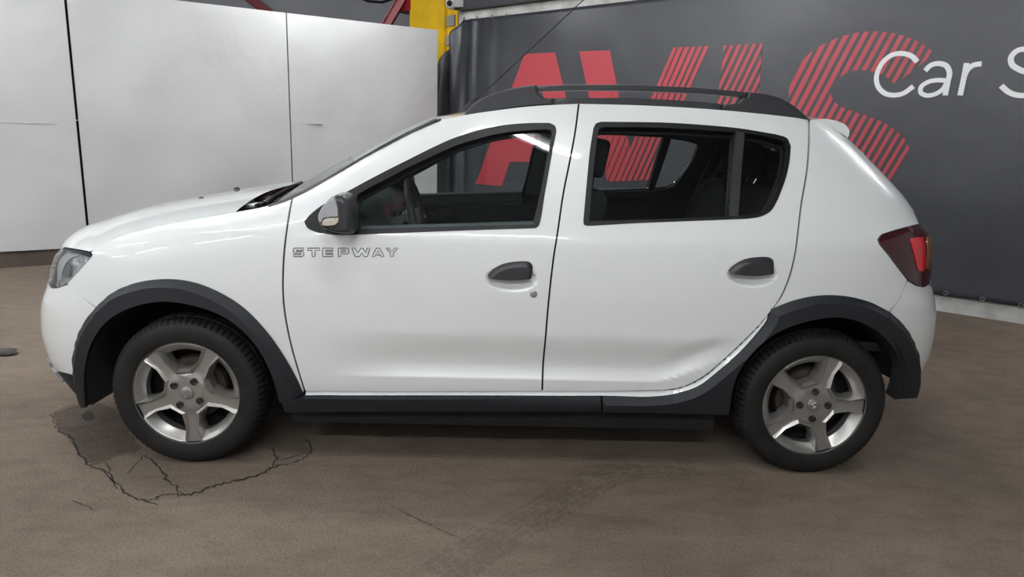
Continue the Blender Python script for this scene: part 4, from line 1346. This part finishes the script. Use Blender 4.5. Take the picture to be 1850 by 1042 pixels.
def make_cover(x, yo, ang, bolt_ang, zc, Rr=0.2185):
    """five-spoke wheel cover; local plane coords (p, q) -> world (x+p, yo+depth, zc+q)"""
    rot = lambda p, a: (p[0]*math.cos(a)-p[1]*math.sin(a), p[0]*math.sin(a)+p[1]*math.cos(a))
    outer = [(math.cos(t), math.sin(t)) for t in np.linspace(0, 2*math.pi, 121)[:-1]]
    holes, ex = [], []
    def seg_pts(a, b, n): return [np.array(a)+(np.array(b)-np.array(a))*k/n for k in range(n)]
    depth_of = {}
    V, F = [], []
    def add_poly(pts2, depths, holes2=()): pass
    # ridge outline (local, opening centred on +q axis) and opening outline
    def arc(r, a0, a1, n): return [np.array((r*math.sin(math.radians(a)), r*math.cos(math.radians(a)))) for a in np.linspace(a0, a1, n+1)]
    ridge = arc(0.965, -27.5, 27.5, 12)+[np.array((0.36, 0.62)), np.array((0.155, 0.375)), np.array((-0.155, 0.375)), np.array((-0.36, 0.62))]
    shelf = arc(0.945, -26.0, 26.0, 12)+[np.array((0.315, 0.62)), np.array((0.118, 0.42)), np.array((-0.118, 0.42)), np.array((-0.315, 0.62))]
    hole = arc(0.82, -23.0, 23.0, 12)+[np.array((0.262, 0.60)), np.array((0.100, 0.460)), np.array((-0.100, 0.460)), np.array((-0.262, 0.60))]
    A = [math.radians(ang+72*k+36-90) for k in range(5)]
    ridges = [[rot(p, a) for p in ridge] for a in A]
    lip = [(0.968*math.cos(t), 0.968*math.sin(t)) for t in np.linspace(0, 2*math.pi, 121)[:-1]]
    # face: disc with five ridge-shaped holes
    inner_disc = [(0.985*math.cos(t), 0.985*math.sin(t)) for t in np.linspace(0, 2*math.pi, 121)[:-1]]
    P, T, _ = fill2d(inner_disc, ridges, grid=0.05, extra=[(0.2*math.cos(t), 0.2*math.sin(t)) for t in np.linspace(0, 6.28, 30)])
    def face_depth(p):
        r = math.hypot(*p)
        th = math.atan2(p[1], p[0])
        dip = 0.006+0.012*sstep(0.95, 0.30, np.array(r))*0  # flat face
        # spokes: valley along the spoke centre line
        k = min(abs(((th-math.radians(ang+72*i)+math.pi) % (2*math.pi))-math.pi) for i in range(5))
        lat = r*math.sin(k) if k < math.pi/2 else r
        valley = 0.010*float(1-sstep(0.10, 0.17, np.array(lat)))*float(sstep(0.25, 0.5, np.array(r)))
        return 0.004+0.006*(1-r)+valley
    b = 0
    for p in P: V.append((p[0], face_depth(p), p[1]))
    F += [tuple(t) for t in T]
    # ridge -> shelf -> hole -> deep wall, per opening
    for a in A:
        loops = []
        for lp, dfun in ((ridge, lambda i, p: face_depth(rot(p, a))), (ridge, lambda i, p: face_depth(rot(p, a))-0.003), (shelf, lambda i, p: 0.004), (hole, lambda i, p: 0.038 if i <= 12 else 0.022), (hole, lambda i, p: 0.075)):
            s0 = len(V)
            for i, p in enumerate(lp):
                q = rot(p, a)
                V.append((q[0], dfun(i, p), q[1]))
            loops.append(s0)
        n = len(ridge)
        for l0, l1 in zip(loops[:-1], loops[1:]):
            for i in range(n): F.append((l0+i, l0+(i+1) % n, l1+(i+1) % n, l1+i))
    # rim lip
    prof = [(0.985, 0.004), (0.992, -0.001), (1.0, 0.002), (1.005, 0.012), (1.0, 0.03)]
    s0 = len(V); n = len(prof)
    for k in range(120):
        t = 2*math.pi*k/120
        for r, d in prof: V.append((r*math.cos(t), d, r*math.sin(t)))
    for k in range(120):
        j = (k+1) % 120
        for i in range(n-1): F.append((s0+k*n+i, s0+j*n+i, s0+j*n+i+1, s0+k*n+i+1))
    W3 = [(x+p[0]*Rr, yo+p[1], zc+p[2]*Rr) for p in V]
    cov = recalc(mesh('wheel_cover', W3, F, M['silver'], CAR, angle=22))
    # bolts in recesses, centre cap with a rhombus emblem
    for k in range(4):
        t = math.radians(bolt_ang+90*k)
        bx, bz = x+0.272*Rr*math.cos(t), zc+0.272*Rr*math.sin(t)
        ring = [(0.0145, 0.012), (0.0145, 0.006), (0.0120, 0.006), (0.0120, 0.014)]
        v, f = revolve(ring, 20)
        mesh('bolt_recess', [(bx+p[0], yo+p[1]-0.0035, bz+p[2]) for p in v], f, M['steel'], cov)
        v, f = revolve([(0.0005, 0.0), (0.004, 0.0), (0.0045, 0.004), (0.0055, 0.004), (0.0085, 0.001), (0.0085, 0.012)], 6)
        mesh('wheel_bolt', [(bx+p[0], yo+p[1]+0.0005, bz+p[2]) for p in v], f, M['drum'], cov, shade=False)
    v, f = revolve([(0.0002, -0.002), (0.020, -0.0015), (0.0255, 0.0005), (0.027, 0.003), (0.0275, 0.012)], 40)
    cap_ = recalc(mesh('centre_cap', [(x+p[0], yo+p[1]+0.003, zc+p[2]) for p in v], f, M['satin'], cov))
    e = math.radians(ang+90)
    rh_o = [(0, 0.019), (0.0135, 0.0), (0, -0.019), (-0.0135, 0)]
    rh_i = [(0, 0.0105), (0.0070, 0.0), (0, -0.0105), (-0.0070, 0)]
    v, f = [], []
    for lp, d in ((rh_o, 0.002), (rh_o, -0.003), (rh_i, -0.003), (rh_i, 0.002)):
        for p in lp:
            q = rot(p, math.radians(-18))
            v.append((x+q[0], yo+d, zc+q[1]))
    for i in range(3):
        for k in range(4): f.append((i*4+k, i*4+(k+1) % 4, (i+1)*4+(k+1) % 4, (i+1)*4+k))
    recalc(mesh('emblem', v, f, M['chrome'], cov, shade=False))
    return cov
def wheel_back(x, yo, zc):
    v, f = revolve([(0.205, 0.03), (0.200, 0.10), (0.195, 0.15), (0.19, 0.16)], 60)
    b = recalc(mesh('wheel_rim', [(x+p[0], yo+p[1], zc+p[2]) for p in v], f, M['steel'], CAR))
    v, f = revolve([(0.001, 0.085), (0.13, 0.085), (0.135, 0.10), (0.135, 0.15), (0.001, 0.15)], 48)
    recalc(mesh('brake_disc', [(x+p[0], yo+p[1], zc+p[2]) for p in v], f, M['drum'], b))
    v, f = revolve([(0.001, 0.14), (0.20, 0.14)], 48)
    mesh('backing_plate', [(x+p[0], yo+p[1], zc+p[2]) for p in v], f, M['gap'], b)
for x, yo, ang, ba in ((0.0, -0.852, 274.5, 58), (2.589, -0.848, 0.0, 90)):
    t_ = make_tyre('tyre', x, yo, 0)
    c_ = make_cover(x, yo+0.008, ang, ba, 0.311)
    wheel_back(x, yo+0.008, 0.311)
for o in [c for c in CAR.children if c.name.split('.')[0] in ('tyre', 'wheel_cover', 'wheel_rim')]: mirror_copy(o)

# wheel wells
for x, nm in ((0.0, 'front'), (2.589, 'rear')):
    V, F = [], []
    prof = [(0.395, -0.835), (0.39, -0.80), (0.375, -0.60), (0.36, -0.45), (0.001, -0.45)]
    seg = 40
    for k in range(seg+1):
        t = math.radians(9+(183 if nm == 'front' else 169)*k/seg)
        for r, y in prof:
            V.append((x+r*math.cos(t)*(1.02), y, 0.311+0.02+r*math.sin(t)))
    n = len(prof)
    for k in range(seg):
        for i in range(n-1): F.append((k*n+i, (k+1)*n+i, (k+1)*n+i+1, k*n+i+1))
    o = recalc(mesh('wheel_well', V, F, M['gap'], CAR))
    mirror_copy(o)
# underbody, set low and black to deepen the shade under the car
boxes('underbody', [((0.40, -0.765, 0.165), (2.20, 0.765, 0.30)), ((-0.55, -0.44, 0.18), (0.42, 0.44, 0.50)), ((2.17, -0.44, 0.20), (3.05, 0.44, 0.50))], M['gap'], CAR)

# ------------------------------------------------------------------ cabin
FT_hole = doms([tuple(np.array(p)) for p in F_GLASS])
def grow(poly, d):
    P = np.array(poly); c = P.mean(0)
    r = np.linalg.norm(P-c, axis=1)
    return [tuple(c+(p-c)*(1-d/max(q, 0.05))) for p, q in zip(P, r)]
panel('front_door_trim', doms(front_door), [grow(doms(F_GLASS), 0.004)], -0.045, 0.012, M['interior'], grid=0.06, far=True)
panel('rear_door_trim', doms(rear_door), [grow(doms(R_GL1), 0.004), grow(doms(R_GL2), 0.006)], -0.045, 0.012, M['interior'], grid=0.06, far=True)
ribbon('pillar_trim', [(1022, 236), (1014, 290), (1003, 350), (994, 400)], 0.09, -0.065, mat('pillar_grey', (0.30, 0.32, 0.31), 0.6), far=True)
# top roll of the door cards, lighter
tr1 = [surf_px(u, v, -0.075) for u, v in smooth([(648, 418), (800, 413), (966, 408)], 8)]
o = tube('door_card_roll', tr1, 0.042, mat('door_card_teal', (0.17, 0.205, 0.21), 0.4), CAR, seg=12); mirror_copy(o)
tr2 = [surf_px(u, v, -0.075) for u, v in smooth([(1066, 404), (1200, 400), (1340, 396)], 8)]
o = tube('door_card_roll', tr2, 0.026, M['interior'], CAR, seg=12); mirror_copy(o)
p = aty(800, 390, 0.74)
o = tube('door_pull', [p+np.array(q) for q in ((-0.07, 0, 0.02), (-0.04, -0.01, -0.01), (0.01, -0.015, -0.015), (0.05, -0.005, 0.03))], 0.006, M['chrome'], CAR, seg=8)
o = boxes('door_pull_cup', [((p[0]-0.10, p[1]-0.002, p[2]-0.05), (p[0]+0.10, p[1]+0.03, p[2]+0.05))], M['interior'], CAR, bevel=0.012)
# headliner
HLN = RE.copy(); HLN[:, 2] -= 0.035; HLN[:, 1] += 0.02
HLC = RC.copy(); HLC[:, 2] -= 0.035
crown('headliner', HLN[1:-1], HLC[1:-1], M['headliner'], pz=2.0, px=2.0, nv=20)
# dashboard: profile in x-z swept across the cabin, with a cowl in front of the driver
V, F = [], []
prof = [(0.42, 1.03), (0.50, 1.055), (0.58, 1.06), (0.655, 1.045), (0.70, 1.01), (0.725, 0.95), (0.715, 0.86), (0.69, 0.78), (0.66, 0.66), (0.55, 0.60), (0.40, 0.60)]
ys = np.linspace(-0.73, 0.73, 31)
n = len(prof)
for y in ys:
    hump = 0.045*math.exp(-((y+0.37)/0.16)**4)
    bul = 0.03*math.exp(-(y/0.14)**4)
    for i, (x, z) in enumerate(prof):
        k = 1.0 if 2 <= i <= 4 else 0.0
        V.append((x+(hump*0.9+bul) * (1 if i in (3, 4, 5, 6) else 0)-0.12*(abs(y)/0.73)**6*(1 if i < 3 else 0)*-0.3, y, z+hump*k))
for i in range(len(ys)-1):
    for k in range(n): F.append((i*n+k, i*n+(k+1) % n, (i+1)*n+(k+1) % n, (i+1)*n+k))
F += [tuple(range(n)), tuple((len(ys)-1)*n+k for k in range(n))[::-1]]
dash = recalc(mesh('dashboard', V, F, M['interior_soft'], CAR, angle=40))
boxes('centre_console', [((0.74, -0.11, 0.72), (0.775, 0.11, 1.00))], M['black_gloss'], dash, bevel=0.008)
for yy in (-0.06, 0.06):
    v, f = revolve([(0.034, 0.0), (0.034, 0.012), (0.026, 0.014), (0.026, 0.0)], 20)
    mesh('air_vent', [(0.778+q[1], yy+q[0], 0.955+q[2]) for q in v], f, M['satin'], dash)
boxes('radio_panel', [((0.776, -0.08, 0.80), (0.780, 0.08, 0.89))], mat('radio_red', (0.10, 0.012, 0.016), 0.2), dash, bevel=0.002)
# steering wheel
sc = np.array([0.895, -0.37, 0.985]); ru = np.array([-0.26, 0, 0.965]); ru /= np.linalg.norm(ru); rv = np.array([0, 1.0, 0])
sw = tube('steering_wheel', [sc+0.182*(math.cos(t)*rv+math.sin(t)*ru) for t in np.linspace(0, 2*math.pi, 49)[:-1]], 0.0165, M['interior'], CAR, seg=12, closed=True)
nrm = np.cross(ru, rv)
tube('steering_hub', [sc-0.02*nrm, sc+0.035*nrm], 0.062, M['interior'], sw, seg=20)
for ang_ in (0, 180, 270):
    t = math.radians(ang_)
    tube('spoke', [sc+0.05*(math.cos(t)*rv+math.sin(t)*ru), sc+0.175*(math.cos(t)*rv+math.sin(t)*ru)], 0.015, M['satin'], sw, seg=8)
col_d = np.array([-0.965, 0, -0.26])
tube('steering_column', [sc+0.02*col_d, sc+0.22*col_d], 0.045, M['interior'], sw, seg=14)
for sgn in (-1, 1):
    tube('stalk', [sc+0.05*col_d+np.array([0, 0.03*sgn, 0]), sc+0.06*col_d+np.array([0, 0.15*sgn, 0.03])], 0.008, M['interior'], sw, seg=8)
# interior mirror
o = boxes('rear_view_mirror', [((0.84, -0.09, 1.25), (0.87, 0.13, 1.315))], M['interior'], CAR, bevel=0.012)
tube('mirror_stalk', [(0.85, 0.02, 1.30), (0.79, 0.02, 1.375)], 0.01, M['interior'], o, seg=8)

def cushion(name, cx_, cy_, cz_, sx, sy, sz, tilt, m, parent, e=0.35, nu=20, nv_=14):
    """rounded block (superellipsoid) leaning back by tilt degrees"""
    V, F = [], []
    t = math.radians(tilt)
    def sp(c, p): return math.copysign(abs(c)**p, c)
    for i in range(nv_+1):
        a = -math.pi/2+math.pi*i/nv_
        for k in range(nu):
            b = 2*math.pi*k/nu
            x = sx*sp(math.cos(a), e)*sp(math.cos(b), e); y = sy*sp(math.cos(a), e)*sp(math.sin(b), e); z = sz*sp(math.sin(a), e)
            V.append((cx_+x*math.cos(t)+z*math.sin(t), cy_+y, cz_-x*math.sin(t)+z*math.cos(t)))
    for i in range(nv_):
        for k in range(nu): F.append((i*nu+k, i*nu+(k+1) % nu, (i+1)*nu+(k+1) % nu, (i+1)*nu+k))
    return recalc(mesh(name, V, F, m, parent, angle=60))
for sy in (-0.37, 0.37):
    st = cushion('front_seat', 1.585, sy, 0.86, 0.075, 0.235, 0.31, 17, M['fabric'], CAR)
    cushion('seat_cushion', 1.32, sy, 0.56, 0.26, 0.24, 0.085, -4, M['fabric'], st)
    cushion('headrest', 1.685, sy, 1.29, 0.042, 0.13, 0.085, 10, M['fabric'], st)
    for q in (-0.06, 0.06): tube('headrest_post', [(1.66, sy+q, 1.12), (1.68, sy+q, 1.26)], 0.006, M['chrome'], st, seg=8)
rb_ = cushion('rear_seat', 2.40, 0, 0.86, 0.085, 0.66, 0.33, 22, M['fabric'], CAR)
cushion('seat_cushion', 2.10, 0, 0.56, 0.27, 0.66, 0.085, -5, M['fabric'], rb_)
for sy in (-0.38, 0.0, 0.38):
    cushion('headrest', 2.56, sy, 1.27, 0.05, 0.13, 0.075, 18, M['fabric'], rb_)
    for q in (-0.06, 0.06): tube('headrest_post', [(2.50, sy+q, 1.13), (2.55, sy+q, 1.24)], 0.005, M['chrome'], rb_, seg=8)
    for q in (-0.17, 0.17):
        tube('seat_piping', [(2.315+0.005, sy+q, 0.92-0.12), (2.385, sy+q*0.95, 0.98), (2.435, sy+q*0.9, 1.12)], 0.006, M['fabric_grey'], rb_, seg=6)
for sy in (-0.60, 0.60):
    tube('seat_belt', [(2.62, sy*1.02, 1.38), (2.50, sy*0.9, 1.18), (2.36, sy*0.72, 0.92), (2.30, sy*0.6, 0.75)], 0.010, M['fabric_grey'], CAR, seg=6)
# load-bay panel behind the rear seat
boxes('parcel_shelf', [((2.62, -0.60, 0.98), (3.02, 0.60, 1.00))], M['interior'], CAR)
boxes('load_bay', [((2.50, -0.66, 0.50), (3.05, 0.66, 0.54))], M['interior'], CAR)
panel('quarter_trim', doms(quarter), [], -0.05, 0.012, M['interior'], grid=0.06, far=True)
boxes('bulkhead', [((0.36, -0.72, 0.30), (0.42, 0.72, 1.02))], M['gap'], CAR)

# ------------------------------------------------------------------ floor details
M['crack'] = mat('crack_dark', (0.018, 0.014, 0.011), 0.95)
def floor_strip(name, px, w, m, z=0.0015, seed=0):
    g = np.random.default_rng(seed)
    P = [atfloor(u, v) for u, v in smooth(px, 5)]
    V, F = [], []
    n = len(P)
    for i in range(n):
        t = P[min(i+1, n-1)]-P[max(i-1, 0)]; t /= np.linalg.norm(t)
        q = np.array([-t[1], t[0], 0])
        ww = w*(0.5+g.random()*0.9)*(0.35+0.65*math.sin(math.pi*min(1, (i+0.6)/(n))) )
        jit = q*g.normal(0, w*0.5)
        for k in (-0.5, 0.5):
            r = P[i]+jit+q*ww*k
            V.append((r[0], r[1], z))
    for i in range(n-1): F.append((2*i, 2*i+1, 2*i+3, 2*i+2))
    return recalc(mesh(name, V, F, m, fl, shade=False))
CR = [([(190, 834), (215, 880), (262, 906), (300, 893), (345, 893), (400, 874), (455, 862), (500, 842), (545, 830), (566, 812), (548, 795)], 0.012),
      ([(262, 822), (290, 848), (308, 872), (330, 892)], 0.010), ([(262, 822), (245, 840), (230, 858)], 0.006), ([(495, 808), (496, 828), (494, 845)], 0.009),
      ([(500, 833), (530, 826), (560, 815)], 0.006), ([(92, 748), (105, 775), (128, 790), (140, 812), (160, 838), (185, 850), (215, 882)], 0.010), ([(118, 780), (150, 772), (185, 765), (205, 758)], 0.006),
      ([(92, 748), (120, 735), (150, 728)], 0.006), ([(150, 800), (185, 792), (220, 784)], 0.005), ([(130, 905), (150, 912), (172, 925)], 0.005), ([(262, 906), (285, 912)], 0.006),
      ([(695, 908), (770, 945), (843, 978)], 0.0035)]
for i, (px, w) in enumerate(CR): floor_strip('crack', px, w, M['crack'], seed=i)
# sunken broken patch round the front wheel, darker crumbled strip and a hole
M['patch'] = floor_material('patched_concrete', (0.150, 0.119, 0.092), (0.105, 0.084, 0.065), (0.185, 0.148, 0.116), bump=0.2)
M['crumbled'] = floor_material('crumbled_concrete', (0.098, 0.074, 0.055), (0.058, 0.045, 0.034), (0.135, 0.104, 0.080), bump=1.0)
def floor_patch(name, px, m, z, jit=0.006, seed=0):
    g = np.random.default_rng(seed)
    P = [atfloor(u, v)[:2]+g.normal(0, jit, 2) for u, v in smooth(px, 9, True)]
    Q, T, _ = fill2d([tuple(p) for p in P], [], 0.08)
    return mesh(name, [(a, b, z) for a, b in Q], T, m, fl, shade=False)
floor_patch('floor_patch', [(250, 800), (190, 834), (215, 880), (262, 905), (345, 892), (400, 873), (455, 861), (500, 841), (545, 829), (566, 812), (540, 780), (400, 760)], M['patch'], 0.0006, 0.003, 1)
floor_patch('crumbled_edge', [(96, 750), (130, 735), (170, 728), (215, 745), (240, 790), (256, 812), (215, 822), (190, 833), (160, 838), (140, 812), (110, 778)], M['crumbled'], 0.0008, 0.006, 2)
floor_patch('pothole', [(146, 748), (158, 742), (172, 746), (170, 757), (156, 760)], M['crack'], 0.0012, 0.004, 3)
# tyre tread print in the dust
M['print'] = floor_material('tread_print', (0.148, 0.116, 0.090), (0.098, 0.078, 0.060), (0.188, 0.150, 0.118), bump=0.2)
V, F = [], []
ctr = lerp_line([atfloor(u, v) for u, v in smooth([(790, 1042), (870, 990), (960, 935), (1040, 890), (1090, 862), (1140, 850), (1200, 846), (1260, 842)], 10)], 95)
for i in range(1, 94):
    t = ctr[i+1]-ctr[i-1]; t /= np.linalg.norm(t); q = np.array([-t[1], t[0], 0])
    for j, off_ in enumerate((-0.075, -0.045, -0.015, 0.015, 0.045, 0.075)):
        if rng.random() < 0.35: continue
        sk = (0.004 if j % 2 else -0.004)
        c = ctr[i]+q*off_+t*sk
        hw, hl = 0.0115, 0.006+0.002*rng.random()
        b = len(V)
        slant = q*hw+t*0.006*(1 if j < 3 else -1)
        for a_, c_ in ((-1, -1), (1, -1), (1, 1), (-1, 1)):
            r = c+slant*a_+t*hl*c_
            V.append((r[0], r[1], 0.0010))
        F.append((b, b+1, b+2, b+3))
tp = mesh('tread_print', V, F, M['print'], fl, shade=False)
tp['kind'] = 'stuff'
# small stone at the left
ps = atfloor(8, 640)
V, F = [], []
g = np.random.default_rng(9)
for i in range(9):
    a = -math.pi/2+math.pi*i/8
    for k in range(14):
        b = 2*math.pi*k/14
        r = 0.05*(1+0.18*g.normal()*math.cos(a))
        V.append((ps[0]+1.5*r*math.cos(a)*math.cos(b), ps[1]+r*math.cos(a)*math.sin(b), max(0.0, 0.012+0.5*r*math.sin(a))))
for i in range(8):
    for k in range(14): F.append((i*14+k, i*14+(k+1) % 14, (i+1)*14+(k+1) % 14, (i+1)*14+k))
stn = recalc(mesh('stone', V, F, mat('dark_stone', (0.05, 0.045, 0.04), 0.8, bump=(40, 0.5, 0.01))))
tag(stn, 'small dark stone on the floor in front of the car', 'stone')
